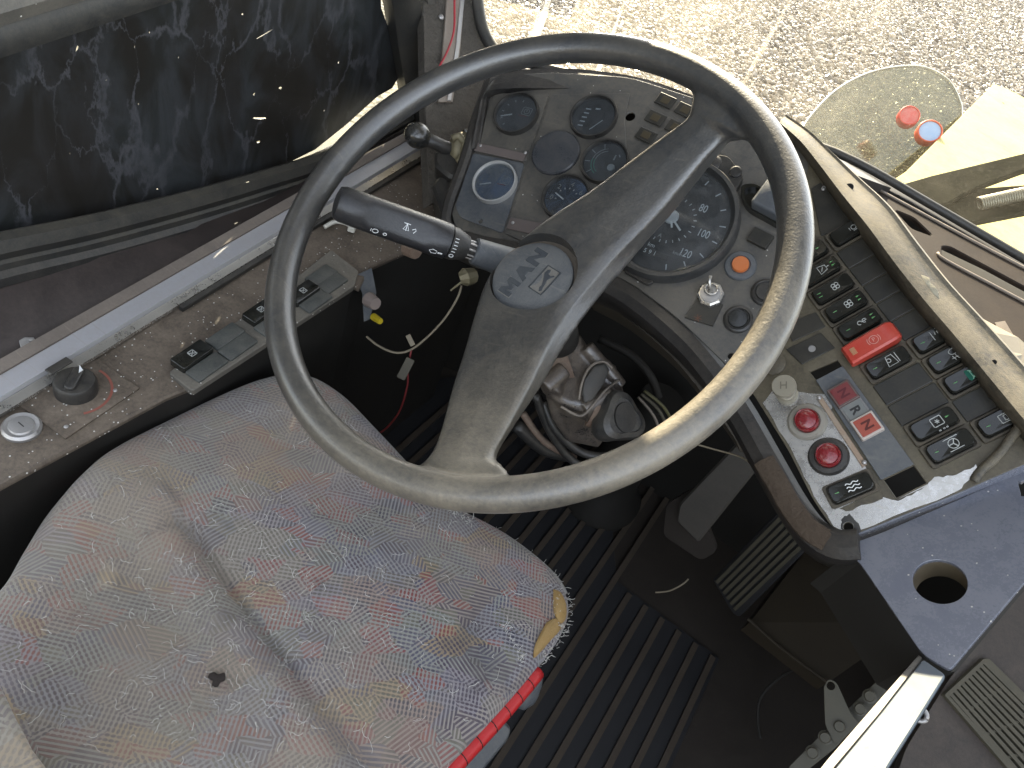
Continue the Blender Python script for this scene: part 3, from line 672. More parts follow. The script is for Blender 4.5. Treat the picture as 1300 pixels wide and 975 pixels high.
def rocker(i, j, kind, led=(-.013,), ledm=None, parent=None, M=None, ic=M_dimw, icpos=.003, flip=False, rm=None):
    parent = parent or spn; M = M if M is not None else cellM(i, j, 0)
    if 'fr' not in proto: proto['fr'] = fr_().build('rocker_switch', M_frame, parent, M, smooth=30)
    if proto['fr'].get('used'): f_ = proto['fr'].copy(); f_.name = 'rocker_switch'; COL.objects.link(f_); W[f_.name] = M; f_.parent = parent; f_.matrix_basis = W[parent.name].inverted() @ M
    else: f_ = proto['fr']; f_['used'] = 1
    if 'used' in f_ and f_ is not proto['fr']: del f_['used']
    rkey = rm.name if rm else 'rk'
    if rkey not in proto: proto[rkey] = rk().build('rocker', rm or M_gloss, f_, M, smooth=45)
    else:
        c = proto[rkey].copy(); c.name = 'rocker'; COL.objects.link(c); W[c.name] = M; c.parent = f_; c.matrix_basis = Matrix()
    TI = Matrix.Translation((0, icpos, 0)) @ Matrix.Rotation(R_(90), 4, 'Z')
    if kind:
        mb = icon(kind); mb.xf(TI @ Matrix.Diagonal((.95, .95, 1, 1))); mb.v = [V((v.x, v.y, v.z + .0016 * (v.y / (Q_ * .41)) ** 2 + .0012 * v.y / (Q_ * .41))) for v in mb.v]
        mb.build('icon', ic, f_, M)
    for y in led:
        dzz = .0016 * (y / (Q_ * .41)) ** 2 + .0012 * y / (Q_ * .41)
        for dx in ((-.002, .002) if abs(y) > .0135 else (0,)):
            MB().rbox(.0014, .005, .0004, .0005, z=.0081 + dzz, c=(dx, y)).build('indicator_light', ledm or M_green, f_, M)
    return f_
rocker(-1, -1, None, (.012,)); rocker(0, -1, 'mirror', (.0145,)); rocker(1, -1, 'fan', (-.0145,)); rocker(2, -1, 'fan', (-.012, .0145)); rocker(3, -1, 'half', (-.012, .0145))
rocker(5, -1, 'screen'); rocker(8, -1, 'bus', (.013,)); rocker(9, -1, 'star', (-.013,))
rocker(-1, 0, 'lamp', ()); rocker(5, 0, 'wiper'); rocker(6, 0, 'fog'); rocker(9, 0, 'door')
g_ = rocker(7, 0, 'cross', (-.012,), ic=plain('pale_green_print', (.35, .6, .45), .6), icpos=.006)
MB().rbox(.0135, .014, .0003, .0006, z=.0084, c=(0, .006)).build('coloured_tile', plain('green_tile', (.01, .13, .085), .35), g_, cellM(7, 0, 0))
rocker(0, 0, 'heat', (-.013,), M=WP.at(1080, 621, .0006, to=(1091, 641)), ic=M_white)
# red flip-up guard
rg = cellM(4.05, -1.04, 0)
mb = MB(); rings = []
for y, w1, z0, z1 in ((-.027, .0185, .006, .0125), (-.0255, .0205, .005, .015), (-.015, .021, .004, .0165), (.006, .021, .003, .0175), (.019, .021, .003, .0185), (.024, .0185, .004, .0165), (.026, .015, .006, .013)):
    rings.append([V((-w1 / 2, y, z0)), V((-w1 / 2, y, z1 - .002)), V((-w1 / 2 + .002, y, z1)), V((w1 / 2 - .002, y, z1)), V((w1 / 2, y, z1 - .002)), V((w1 / 2, y, z0))])
mb.loft(rings); gd = mb.build('switch_guard', M_red, spn, rg, smooth=30, label='red flip-up guard lettered P over one switch')
mi = MB(); mi.stroke(circ(0, .002, .0042, 22), .0006, .0174, .0003, True); mi.build('printed_sign', plain('pink_print', (.62, .3, .25), .6), gd, rg)
for a0 in (60, 240):
    MB().stroke([(.0060 * math.cos(R_(a)), .002 + .0060 * math.sin(R_(a))) for a in range(a0 - 35 + 30, a0 + 65, 8)], .0006, .0174, .0003).build('printed_sign', MATS['pink_print'], gd, rg)
text('printed_sign', 'P', .006, MATS['pink_print'], gd, rg @ Matrix.Translation((0, .002, .0176)) @ Matrix.Rotation(R_(90), 4, 'Z'), h=.0001)
mb = MB()
for k in range(7): mb.stroke([(-.0035 + k * .0011, -.0215), (-.0035 + k * .0011, -.0165)], .0006, .0160, .0004)
mb.build('grip_marks', plain('tan_print', (.5, .3, .15), .6), gd, rg)
# plain covers left of the rockers, lock tile
for q, hole in (((1010, 400), 0), ((1020, 418), 0), ((1030, 445), 1)):
    pass
plate('blank_cover', rpoly(WP.L([(996, 412), (1036, 397), (1048, 415), (1006, 434)]), .0008), M_blank, spn, WP.M, th=.0016, z=.0016)
plate('blank_cover', rpoly(WP.L([(998, 444), (1042, 423), (1060, 442), (1018, 463)]), .0008), M_blank, spn, WP.M, th=.0016, z=.0016, holes=[circ(*WP.l(1031, 443), .0038, 18)])
MB().lathe([(.0036, -.002), (.0036, .0008), (.0004, .0008)], 18).build('lock_barrel', M_alu, spn, WP.at(1031, 443, 0))
plate('blank_cover', rpoly(WP.L([(1030, 240), (1042, 232), (1082, 280), (1076, 290), (1042, 300)]), .0012), M_blank, spn, WP.M, th=.0016, z=.0016)
dup(sc0, WP.at(1045, 240, .0016), spn)
# raised strip with lettered keys
plate('key_strip', rpoly(WP.L([(1036, 484), (1070, 466), (1160, 590), (1118, 610)]), .001), M_panel2, spn, WP.M, th=.003, z=.0035)
keyc = MB().rbox(.0225, .0235, .006, .0012, top=.001)
for q, mfr, mtop, s_, mt in (((1071, 502), 'key_rim_dark', (.26, .012, .025), 'N', (.10, .015, .02)), ((1086, 522), 'key_rim_grey', (.30, .32, .31), 'R', (.03, .03, .03)), ((1101, 542), 'key_rim_pale', (.60, .10, .06), 'N', (.10, .02, .015))):
    M = WP.at(*q, .0035, to=(q[0] + 15, q[1] + 21))
    rim = dusty(mfr, (.10, .06, .055) if 'dark' in mfr else ((.2, .2, .2) if 'grey' in mfr else (.55, .48, .42)), .4, .2, (.3, .26, .2), .1, scale=60)
    k_ = MB().rbox(.0215, .0225, .0065 if s_ == 'N' else .003, .001, top=.0008).build('lettered_key', rim, spn, M)
    hz_ = .0065 if s_ == 'N' else .003
    MB().rbox(.0175, .0185, .0006, .0008, z=hz_, top=.0003).build('key_cap', dusty('cap_' + mfr, tuple(c * .6 for c in mtop), .3, .12, (.5, .4, .3), .05, scale=90), k_, M)
    text('key_letter', s_, .0125, plain('ink_' + mfr, mt, .6), k_, M @ Matrix.Translation((0, 0, hz_ + .0006)) @ Matrix.Rotation(R_(0), 4, 'Z'), h=.0001, off=.0004)
# bare strip with rivets
plate('rivet_strip', WP.L([(1037, 506), (1043, 503), (1101, 590), (1095, 594)]), dusty('rusty_strip', (.42, .36, .28), .4, .5, (.32, .12, .04), .1, metal=.5, scale=50), spn, WP.M, th=.002, z=.0026)
for q in ((1040, 505), (1097, 587)): dup(sc0, WP.at(*q, .0026), spn).scale = (1.1, 1.1, 1.4)
# red warning lamps
M_rl = dusty('red_lens', (.20, .001, .006), .08, .30, (.42, .05, .05), .05, bump=1.0, bdist=.002, bscale=160, scale=90, coat=.9)
for k, (q, rm) in enumerate((((1025, 536), dusty('lamp_collar', (.28, .26, .22), .5, .5, (.3, .27, .2), .1, scale=40)), ((1052, 580), M_black))):
    M = WP.at(*q, 0)
    l_ = MB().lathe([(.019, 0), (.019, .002), (.017, .0045), (.0128, .005), (.0124, .003)], 36).build('warning_lamp', rm, spn, M, smooth=35)
    MB().lathe([(.0116, .002), (.0116, .0105), (.0104, .0120), (.0095, .0112), (.0085, .0122), (.0004, .0135)], 36).build('lamp_lens', M_rl, l_, M, smooth=40)
# pull knob lettered H
M = WP.at(1000, 502, 0)
kn = MB().lathe([(.0105, 0), (.0105, .004), (.0078, .0045), (.0078, .008), (.0055, .009), (.005, .019), (.007, .022), (.0112, .0235), (.0118, .026), (.0118, .030), (.011, .0315), (.0004, .0316)], 32).build('pull_knob', dusty('knob_metal', (.36, .33, .26), .35, .4, (.3, .26, .18), .2, metal=.4, scale=50), spn, M, smooth=35)
text('knob_letter', 'H', .011, plain('knob_ink', (.17, .15, .11), .6), kn, M @ Matrix.Translation((0, 0, .0317)) @ Matrix.Rotation(R_(60), 4, 'Z'), h=.0001)
MB().lathe([(.0125, 0), (.0125, .002), (.010, .0035), (.0004, .0035)], 30).build('blank_disc', M_wing, spn, WP.at(982, 462, 0), smooth=35)
# end lip of the switch panel: a rounded rubber rail at the lower right
pts = smooth_path([WP.M @ V((*WP.l(*q), h)) for q, h in (((1236, 612), .002), ((1244, 600), .004), ((1270, 575), .006), ((1310, 520), .010), ((1325, 500), .012))], 5)
MB().tube(pts, [.0025] + [.0042] * (len(pts) - 1), 10).build('rubber_rail', M_khaki, spn, smooth=True)

# ================================================================== cup-holder plate and things on the right
CP = plane3((1083, 690, .70), (1300, 600, .675), (1205, 850, .60), (1083, 690), (1300, 600))
M_lam = dusty('laminate', (.15, .16, .20), .12, .40, (.30, .30, .31), .08, bump=.05, scale=30, coat=.6, dots=.02)
cup = thing('cup_holder_shelf', 'glossy blue-grey shelf with round cup hole below the switch panel', 'shelf', CP.M)
hol = circ(*CP.l(1193, 738), .0205, 40)
plate('shelf_top', rpoly(CP.L([(1070, 694), (1120, 676), (1330, 585), (1330, 705), (1206, 851), (1172, 832), (1090, 712)]), [.01, .01, .001, .001, .004, .01, .02]), M_lam, cup, CP.M, th=.004, holes=[hol, jag(CP.L([(1292, 612), (1312, 606), (1312, 628), (1297, 630)]), .001, 4, 2)])
hx, hy = CP.l(1193, 738)
MB().loft([[V((hx + rr_ * math.cos(a), hy + rr_ * math.sin(a), z)) for a in (2 * math.pi * k / 40 for k in range(40))] for rr_, z in ((.0206, -.001), (.0206, -.03), (.0225, -.03), (.0225, -.001))], cap=(False, False)).build('cup_sleeve', dusty('sleeve', (.12, .095, .06), .6, .5, (.2, .16, .1), .2, scale=40), cup, CP.M, smooth=30)
# shelf side walls going down
pa = [CP.M @ V((*CP.l(*q), -.004)) for q in ((1075, 700), (1090, 712), (1172, 832), (1206, 851), (1330, 705))]
MB().loft([[p - V((0, 0, 0)), p - V((.0, -.0, .06)), p - V((-.004, -.004, .06)), p + V((.004, .004, 0))] for p in pa]).build('side_wall', M_dark, cup)
# lower lip wall between switch panel end and shelf
pe = [WP.M @ V((*WP.l(*q), -.003)) for q in ((1057, 672), (1083, 681), (1217, 627), (1335, 574))]
MB().loft([[p, p - WP.n * .02 + WP.M.col[0].xyz * .004, p - WP.n * .02, p - WP.M.col[0].xyz * .003] for p in pe]).build('end_wall', M_lam, spn)
# polished bar at the bottom right
BP = plane3((1185, 846, .60), (1060, 975, .52), (1125, 975, .515), (1060, 975), (1185, 846))
bar = thing('polished_bar', 'worn polished metal bar running from the shelf corner to the bottom edge', 'metal bar', BP.M)
M_bar = dusty('bar_metal', (.05, .075, .11), .4, .3, (.15, .14, .10), .05, spec=.3, bump=.1, scale=26)
o3 = BP.L([(1172, 836), (1201, 856), (1158, 925), (1128, 972), (1090, 1040), (1010, 1040), (1060, 975), (1118, 905)])
plate('bar_top', rpoly(o3, .004), M_bar, bar, BP.M, th=.003, bev=.001)
plate('bar_side', BP.L([(1166, 832), (1171, 836), (1117, 906), (1058, 976), (1008, 1040), (990, 1040), (1050, 965), (1108, 898)], -.004), M_black, bar, BP.M, th=.035, z=-.0035)
# row of bolts on the hinge beside it
hg = thing('hinge_rail', 'greasy black hinge rail with row of bolt heads beside the polished bar', 'hinge', at=atz(1090, 900, .75))
HPn = (CAM - atz(1090, 900, .75)).normalized()
HP = Plane(frame(atz(1090, 900, .76), atz(1150, 830, .8) - atz(1000, 960, .76), n=HPn))
M_grease = dusty('greasy_metal', (.06, .055, .04), .45, .4, (.1, .09, .06), .1, scale=50)
plate('rail', rpoly(HP.L([(1150, 830), (1162, 842), (1060, 950), (1010, 990), (1000, 975), (1050, 925)]), .003), M_grease, hg, HP.M, th=.008)
for k, q in enumerate(((1136, 846), (1122, 860), (1104, 884), (1092, 900), (1066, 922), (1048, 936), (1032, 955))):
    MB().lathe([(.007, 0), (.007, .003), (.0055, .0035), (.0055, .012), (.0045, .014), (.0004, .014)], 14).build('bolt', M_grease, hg, HP.at(*q, 0), smooth=35)
plate('hinge_bracket', rpoly(HP.L([(1046, 872), (1052, 862), (1062, 866), (1080, 905), (1092, 920), (1060, 945), (1048, 920)]), .004), M_grease, hg, HP.M, th=.004, z=.01, holes=[circ(*HP.l(1055, 871), .004, 16)])
ew = thing('eye_bolt', 'small grey eye bolt on the right side of the polished bar', 'eye bolt', at=atz(1165, 905, .62))
cc = atz(1166, 906, .60); fr2 = frame(cc, V((1, 0, 0)), n=(CAM - cc).normalized())
MB().tube([fr2 @ V((.0062 * math.cos(a), .005 * math.sin(a), 0)) for a in (R_(20 * k) for k in range(19))], .0020, 8).build('eye', M_alu, ew, smooth=True)
MB().tube([fr2 @ V(p) for p in ((-.004, -.005, 0), (-.014, -.010, -.004), (-.022, -.013, -.01))], .0026, 8).build('shank', M_alu, ew, smooth=True)
# vent grille
VP = plane3((1240, 838, .95), (1300, 920, .93), (1200, 880, .93), (1200, 880), (1248, 838))
vent = thing('vent_grille', 'olive grey slatted air vent grille in the floor box at bottom right', 'air vent', VP.M)
M_vent = dusty('vent_plastic', (.075, .068, .048), .6, .5, (.15, .13, .09), .2, scale=40)
plate('vent_frame', rpoly(VP.L([(1197, 882), (1247, 836), (1254, 836), (1400, 980), (1340, 1020), (1290, 990)]), .002), M_vent, vent, VP.M, th=.010, z=.003, holes=[VP.L([(1204, 884), (1247, 843), (1380, 975), (1336, 1005), (1292, 982)])])
plate('vent_back', VP.L([(1204, 884), (1247, 843), (1380, 975), (1336, 1005), (1292, 982)]), M_dark, vent, VP.M, th=.002, z=-.007)
a0, a1 = V(VP.l(1204, 884)), V(VP.l(1247, 843)); b0_, b1_ = V(VP.l(1292, 986)), V(VP.l(1380, 975))
nsl = 9
for k in range(nsl):
    u = (k + .5) / nsl; p, q = a0.lerp(a1, u), b0_.lerp(b1_, u)
    MB().stroke([tuple(p), tuple(q)], .0048, -.003, .005).build('slat', M_vent, vent, VP.M)
for t_ in (.22, .5, .78):
    MB().stroke([tuple(a0.lerp(b0_, t_)), tuple(a1.lerp(b1_, t_))], .003, -.005, .005).build('cross_bar', M_vent, vent, VP.M)
# floor box the grille sits in
BX = Plane(VP.M @ Matrix.Translation((0, 0, -.004)))
fb = plate('side_box_cover', rpoly(BX.L([(1150, 950), (1205, 862), (1340, 700), (1500, 760), (1500, 1100), (1100, 1100)]), .01), M_brown, None, BX.M, th=.01, holes=[VP.L([(1199, 883), (1247, 838), (1395, 978), (1338, 1015), (1290, 986)])])
tag(fb, 'dull brown floor box panel around the vent grille at bottom right', 'box panel')

# ================================================================== windscreen sill on the right
SP = plane3((1110, 240, 1.02), (1300, 350, .92), (1180, 400, .86), (1110, 240), (1300, 350))
sill = thing('windscreen_sill', 'brown plastic windscreen sill with long rounded slots right of the padded edge', 'window sill', SP.M)
M_sill = dusty('sill_plastic', (.022, .016, .012), .6, .25, (.10, .075, .055), .02, bump=.15, scale=18, spec=.15)
slot = rpoly(SP.L([(1196, 312), (1206, 313), (1340, 385), (1340, 402), (1208, 336), (1196, 326)]), .012, 6)
slot2 = rpoly(SP.L([(1136, 266), (1160, 276), (1185, 300), (1158, 290)]), .006, 4)
plate('sill_top', SP.L([(1060, 196), (1112, 238), (1200, 290), (1340, 362), (1400, 400), (1400, 620), (1310, 540), (1200, 420), (1120, 320), (1060, 220)]), M_sill, sill, SP.M, th=.006, bev=.0015, holes=[slot, slot2])
plate('slot_floor', SP.L([(1100, 250), (1340, 362), (1360, 420), (1200, 350), (1120, 300)]), M_dark, sill, SP.M, th=.004, z=-.022)
M_edge = dusty('worn_edge', (.20, .165, .13), .5, .5, (.45, .38, .3), .1, scale=60)
for P in ([(1190, 322), (1200, 331), (1270, 368), (1345, 408)], [(1112, 240), (1180, 277), (1260, 320), (1345, 364)]):
    MB().tube(smooth_path([SP.M @ V((*SP.l(*q), .001)) for q in P], 4), .0020, 8).build('worn_edge', M_edge, sill, smooth=True)
fl = thing('cardboard_scrap', 'pale crumpled cardboard scrap tucked beside the padded edge at right', 'scrap', at=atz(1270, 430, .82))
vs = [atz(*q) for q in ((1222, 388, .83), (1250, 408, .82), (1292, 430, .81), (1312, 448, .80), (1300, 475, .79), (1270, 455, .79), (1240, 420, .81))]
mb = MB(); mb.loft([vs, [v + WP.n * .004 for v in vs]]); mb.build('sheet', dusty('card', (.42, .36, .27), .8, .5, (.5, .45, .35), .2, scale=40), fl)
vs = [atz(*q) for q in ((1262, 412, .83), (1275, 410, .83), (1340, 520, .77), (1330, 540, .76))]
MB().loft([vs, [v + WP.n * .006 for v in vs]]).build('folded_edge', M_edge, fl)

# ================================================================== windscreen
ZB = .70
base_ = [(560, 20, 1.30), (612, 62, 1.24), (650, 84, 1.15), (720, 84, 1.13), (800, 95, 1.12), (880, 116, 1.10), (960, 145, 1.08), (1020, 178, 1.06), (1070, 212, 1.05), (1112, 238, 1.04), (1200, 288, 1.0), (1300, 344, .97), (1420, 410, .93)]
bw = [atz(*q) for q in base_]
# the glass stands on the front wall of the cab and leans back a little towards the roof
def wy(x): return 1.10 - .10 * min(1, max(0, (-x - .1) / .45)) ** 2
xs = [-.62 + .06 * k for k in range(32)]
def wz(x): return .66 + .10 * min(1, max(0, (x + .5) / .5))
vs = []; rows = 9
for j in range(rows):
    u = j / (rows - 1)
    for x in xs: vs.append(V((x, wy(x) + .02 - .12 * u, wz(x) + (1.95 - wz(x)) * u)))
n = len(xs); fs = [(j * n + i, j * n + i + 1, (j + 1) * n + i + 1, (j + 1) * n + i) for j in range(rows - 1) for i in range(n - 1)]
M_ws = clear('windscreen_glass', tint=(.96, .97, .95), dust=.11, refl=.03, dcol=(.82, .76, .62), scale=9, streak=True, transl=True, specks=.05)
tag(mk('windscreen', vs, fs, M_ws, smooth=True), 'dusty streaked windscreen glass above the dashboard', 'windscreen')
seal = smooth_path([V((x, wy(x) + .02, wz(x))) for x in xs], 2)
o = MB().tube(seal, .006, 10).build('windscreen_seal', M_seal, None, smooth=True); tag(o, 'thin black rubber seal along the bottom of the windscreen', 'rubber seal')
# deck between hood and glass
dk = [[b, V((x, wy(x) + .01, wz(x) - .004))] for b, x in zip([A_[int(i * (len(A_) - 1) / 24)] for i in range(25)], [-.46 + i * .53 / 24 for i in range(25)])]
MB().loft([[a + V((0, 0, -.002)), b_ + V((0, 0, 0)), b_ + V((0, 0, -.02)), a + V((0, 0, -.02))] for a, b_ in dk]).build('deck', M_lip, dash)
# front wall under the glass, down to the floor
fw_ = MB().loft([[V((x, wy(x) + .012, wz(x) - .008)), V((x, wy(x) + .012, -.3)), V((x, wy(x) + .05, -.3)), V((x, wy(x) + .05, wz(x) - .008))] for x in [-.62 + .12 * k for k in range(17)]]).build('front_wall', M_dark)
tag(fw_, kind='structure')

# ================================================================== outside
gm = bpy.data.materials.new('ground_gravel'); t, p = nodes_of(gm)
geo = N(t, 'NewGeometry'); vo = N(t, 'TexVoronoi', Scale=26.0); t.links.new(geo.outputs['Position'], vo.inputs['Vector'])
no = N(t, 'TexNoise', Scale=1.3, Detail=6.0); t.links.new(geo.outputs['Position'], no.inputs['Vector'])
c = mix(t, ramp(t, vo.outputs['Distance'], 0, .6), (.13, .10, .07), (.03, .022, .014)); c = mix(t, math_(t, 'MULTIPLY', ramp(t, no.outputs[0], .4, .7), .4), c, (.22, .18, .13))
t.links.new(c, p.inputs['Base Color']); p.inputs['Roughness'].default_value = .8
bp = N(t, 'Bump', Strength=1.0, Distance=.02); t.links.new(vo.outputs['Distance'], bp.inputs['Height']); t.links.new(bp.outputs[0], p.inputs['Normal'])
GZ = -.75
mk('ground', [(-200, -200, GZ), (200, -200, GZ), (200, 200, GZ), (-200, 200, GZ)], [(0, 1, 2, 3)], gm)['kind'] = 'structure'
rr = random.Random(11); vs = []; fs = []
def stone(x, y, s):
    k = len(vs); a = rr.uniform(0, 6.3); h = s * rr.uniform(.35, .9); tx, ty = rr.uniform(-.4, .4), rr.uniform(-.4, .4); n_ = rr.choice((4, 5, 5, 6))
    e = rr.uniform(.6, 1)
    for lev, sc_, zz in ((0, 1.0, -.2), (1, .95, .4), (2, .55, 1)):
        for q in range(n_):
            b = a + 6.283 * q / n_; r1 = s * sc_ * rr.uniform(.75, 1.1)
            px, py = r1 * math.cos(b), r1 * math.sin(b) * e
            vs.append((x + px, y + py, GZ + h * zz + (px * tx + py * ty) * (zz > 0)))
    for l_ in (0, 1):
        for q in range(n_): fs.append((k + l_ * n_ + q, k + l_ * n_ + (q + 1) % n_, k + (l_ + 1) * n_ + (q + 1) % n_, k + (l_ + 1) * n_ + q))
    fs.append(tuple(k + 2 * n_ + q for q in range(n_)))
for i in range(64000):
    while True:
        y = 3.0 + 13 * rr.random(); x = rr.uniform(-4.2, 1.8); q = V((x, y, GZ)) - CAM; qz = q.dot(RZ); qx = 650 + F * q.dot(RX) / qz; qy = 487.5 + F * q.dot(RY) / qz
        if 560 < qx < 1340 and -60 < qy < 330: break
    stone(x, y, rr.uniform(.007, .019) * (1 + .04 * y) * (1.5 if rr.random() < .08 else 1))
me = bpy.data.meshes.new('gravel'); me.from_pydata(vs, [], fs)
sm_ = bpy.data.materials.new('gravel_stone'); t, p = nodes_of(sm_)
geo = N(t, 'NewGeometry'); c = N(t, 'ValToRGB'); c.color_ramp.elements[0].color = (.035, .024, .015, 1); c.color_ramp.elements[1].color = (.36, .29, .20, 1); t.links.new(geo.outputs['Random Per Island'], c.inputs[0])
t.links.new(c.outputs[0], p.inputs['Base Color']); p.inputs['Roughness'].default_value = .28
me.materials.append(sm_); o = bpy.data.objects.new('gravel', me); COL.objects.link(o); W[o.name] = Matrix(); o['kind'] = 'stuff'
for k, pos in (('near', (-1.4, .3)),): pass

# yellow sheet and wiper arm outside
YP = Plane(frame(V((0, 2, .62)), V((0, 1, 0)), n=V((.0, .06, 1))))
if YP.n.z < 0: YP = Plane(frame(YP.o, YP.M.col[0].xyz, n=-YP.n))
M_yel = dusty('yellow_paint', (.43, .37, .11), .8, .6, (.50, .46, .27), .05, bump=.1, scale=7, spec=.1)
yel = plate('yellow_panel', rpoly(YP.L([(1108, 245), (1150, 218), (1262, 106), (1290, 118), (1420, 200), (1460, 420), (1300, 345), (1200, 290)]), .004), M_yel, None, YP.M, th=.006, bev=.001, holes=[circ(*YP.l(1274, 131), .0035, 14), circ(*YP.l(1267, 122), .0012, 10)])
tag(yel, 'bright yellow painted body panel lit by the sun outside the windscreen', 'body panel')
AP = plane3((1130, 246, 1.13), (1300, 200, 1.13), (1300, 250, 1.10), (1130, 246), (1300, 200))
arm = thing('wiper_arm', 'long grey wiper arm with exposed coil spring crossing the yellow panel', 'wiper', AP.M)
M_arm = dusty('arm_metal', (.020, .019, .011), .8, .35, (.09, .08, .04), .02, bump=.2, scale=20, spec=.08)
plate('arm_cover', rpoly(AP.L([(1118, 244), (1180, 226), (1420, 168), (1420, 196), (1300, 218), (1240, 240), (1200, 262), (1160, 268)]), .003), M_arm, arm, AP.M, th=.012, z=.006, bev=.002)
plate('arm_rail', rpoly(AP.L([(1150, 262), (1210, 256), (1245, 236), (1300, 232), (1420, 214), (1420, 246), (1300, 268), (1218, 284)]), .003), M_arm, arm, AP.M, th=.010, z=-.004, bev=.002)
sa, sb = AP.M @ V((*AP.l(1240, 263), .008)), AP.M @ V((*AP.l(1400, 228), .008)); sx_ = (sb - sa).normalized(); su = sx_.orthogonal().normalized(); sv = sx_.cross(su); Ls = (sb - sa).length
MB().tube([sa + sx_ * (Ls * k / 600) + (su * math.cos(k * .55) + sv * math.sin(k * .55)) * .0085 for k in range(600)], .0018, 6).build('coil_spring', dusty('spring_metal', (.25, .23, .17), .35, .3, (.35, .3, .2), .1, metal=.6), arm, smooth=True)
# round tinted pane
RP = plane3((1040, 200, 1.65), (1165, 83, 1.95), (1215, 170, 1.90), (1040, 200), (1165, 83))
M_tint = clear('tinted_pane', tint=(.50, .50, .42), dust=.05, refl=.04, dcol=(.66, .60, .34), scale=30, transl=True, specks=.36)
o2 = [tuple(q) for q in smooth_path([V(RP.l(*q)) for q in ((1014, 172), (1028, 148), (1060, 115), (1100, 93), (1140, 84), (1175, 85), (1205, 102), (1220, 130), (1224, 160), (1216, 200), (1190, 250), (1150, 300))], 5)] + RP.L([(1120, 330), (1060, 280), (1010, 230)])
pane = thing('round_pane', 'rounded tinted plastic pane speckled with dust outside the windscreen', 'tinted pane', RP.M)
plate('pane', o2, M_tint, pane, RP.M, th=.003)
e2 = [RP.M @ V((*q, 0)) for q in [tuple(q) for q in smooth_path([V(RP.l(*q)) for q in ((1014, 172), (1028, 148), (1060, 115), (1100, 93), (1140, 84), (1175, 85), (1205, 102), (1220, 130), (1222, 150))], 5)]]
MB().tube(e2, .0018, 6).build('pane_rim', dusty('pane_rim', (.6, .58, .5), .3, .2, (.6, .56, .45), .2), pane, smooth=True)
for nm_, q, z_, rad, lab, m1, m2 in (('bottle_cap', (1155, 146), 1.72, .0235, 'small red plastic cap seen through the speckled pane, left of the tin', (.6, .035, .02), (.6, .05, .03)), ('paint_tin', (1181, 166), 1.62, .026, 'small orange-red tin with pale blue lid beside the yellow panel', (.70, .10, .03), (.35, .50, .72))):
    cpos = atz(*q, z_); ax = ((CAM - cpos).normalized() + V((0, -.3, 1.0))).normalized(); Mx = frame(cpos, V((1, 0, 0)), n=ax)
    t_ = thing(nm_, lab, 'cap' if 'cap' in nm_ else 'tin', Mx)
    MB().lathe([(rad * .92, -.026), (rad, -.02), (rad, -.002), (rad * .95, 0), (rad * .86, 0), (rad * .85, -.003)], 28).build('rim', dusty('tin_' + nm_, m1, .35, .1, (.6, .3, .2), .05), t_, Mx, smooth=35)
    MB().lathe([(rad * .85, -.004), (rad * .84, -.002), (.0004, -.0015)], 28).build('lid', dusty('lid_' + nm_, m2, .3, .3, (.6, .6, .6), .05, scale=80), t_, Mx, smooth=35)
# thin wire on the glass
o = MB().tube(smooth_path([atz(*q, 1.16) for q in ((676, -10), (686, 10), (687, 28), (682, 46))], 5), .0012, 6).build('loose_wire', M_black, None, smooth=True); tag(o, 'thin dark wire hanging in front of the windscreen at the top', 'wire')

# ================================================================== left side: window, post, trim, console
CZ = .50
ZT = lambda px, py, z=CZ: atZ(px, py, z)
cons = thing('side_console', 'dusty brown side console under the left window with rows of switches', 'side console', at=ZT(250, 450))
co = [(-60, 530), (60, 470), (330, 302), (420, 240), (500, 185), (545, 165), (600, 165), (640, 200), (640, 250), (560, 300), (470, 340), (456, 366), (448, 362), (242, 492), (210, 505), (0, 618), (-80, 660)]
CONP = Plane(Matrix.Translation((0, 0, CZ)))
plate('console_top', CONP.L(co), M_cons, cons, CONP.M, th=.006, bev=.002)
el = [CONP.M @ V((*CONP.l(*q), -.006)) for q in ((-80, 660), (0, 618), (210, 505), (242, 492), (448, 362), (470, 340), (560, 298), (640, 250))]
MB().loft([[p, p - V((0, 0, .49)), p - V((.01, -.0, .49)), p - V((.01, 0, 0))] for p in el]).build('console_side', M_dark, cons)
# switch plate with two rows
M_cp = dusty('console_plate', (.085, .080, .070), .5, .5, (.26, .23, .18), .4, bump=.3, scale=30, dots=.03)
M_cb = dusty('console_blank', (.035, .042, .042), .5, .4, (.2, .19, .16), .3, bump=.2, scale=40)
plate('switch_plate', rpoly(CONP.L([(214, 474), (380, 350), (420, 318), (455, 345), (450, 364), (244, 498)], .004), .004), M_cp, cons, CONP.M, th=.008, z=.006, bev=.001)
def cpad(q, to, w_, l_, m, h=.0045, kind=None):
    M = CONP.at(*q, .006, to=to)
    return MB().rbox(l_, w_, h, .002, top=.001, n=3).build('rocker_switch' if kind else 'blank_cover', m, cons, M, smooth=35), M
d1 = (V(CONP.l(432, 352, .006)) - V(CONP.l(262, 476, .006))); U = d1.normalized(); Lc = d1.length
k = 0
for row, pts in (('outer', ((244, 455), (286, 428), (331, 399), (384, 375), (408, 351))), ('inner', ((263, 467), (302, 441), (346, 412), (400, 383), (421, 361)))):
    for q in pts:
        big = (row == 'outer' and q in ((244, 455), (331, 399), (384, 375)))
        a, M = cpad(q, (q[0] + 26, q[1] - 18), .0195, .042, M_gloss if big else M_cb, .008 if big else .003, big)
        if big:
            mb = MB(); mb.stroke([(-.004, -.003), (.004, .003)], .0008, .0082, .0003); mb.stroke([(-.004, .003), (.004, -.003)], .0008, .0082, .0003); mb.stroke(rrect(.007, .007, .001), .0007, .0082, .0003, True)
            mb.build('icon', M_dimw, a, M)
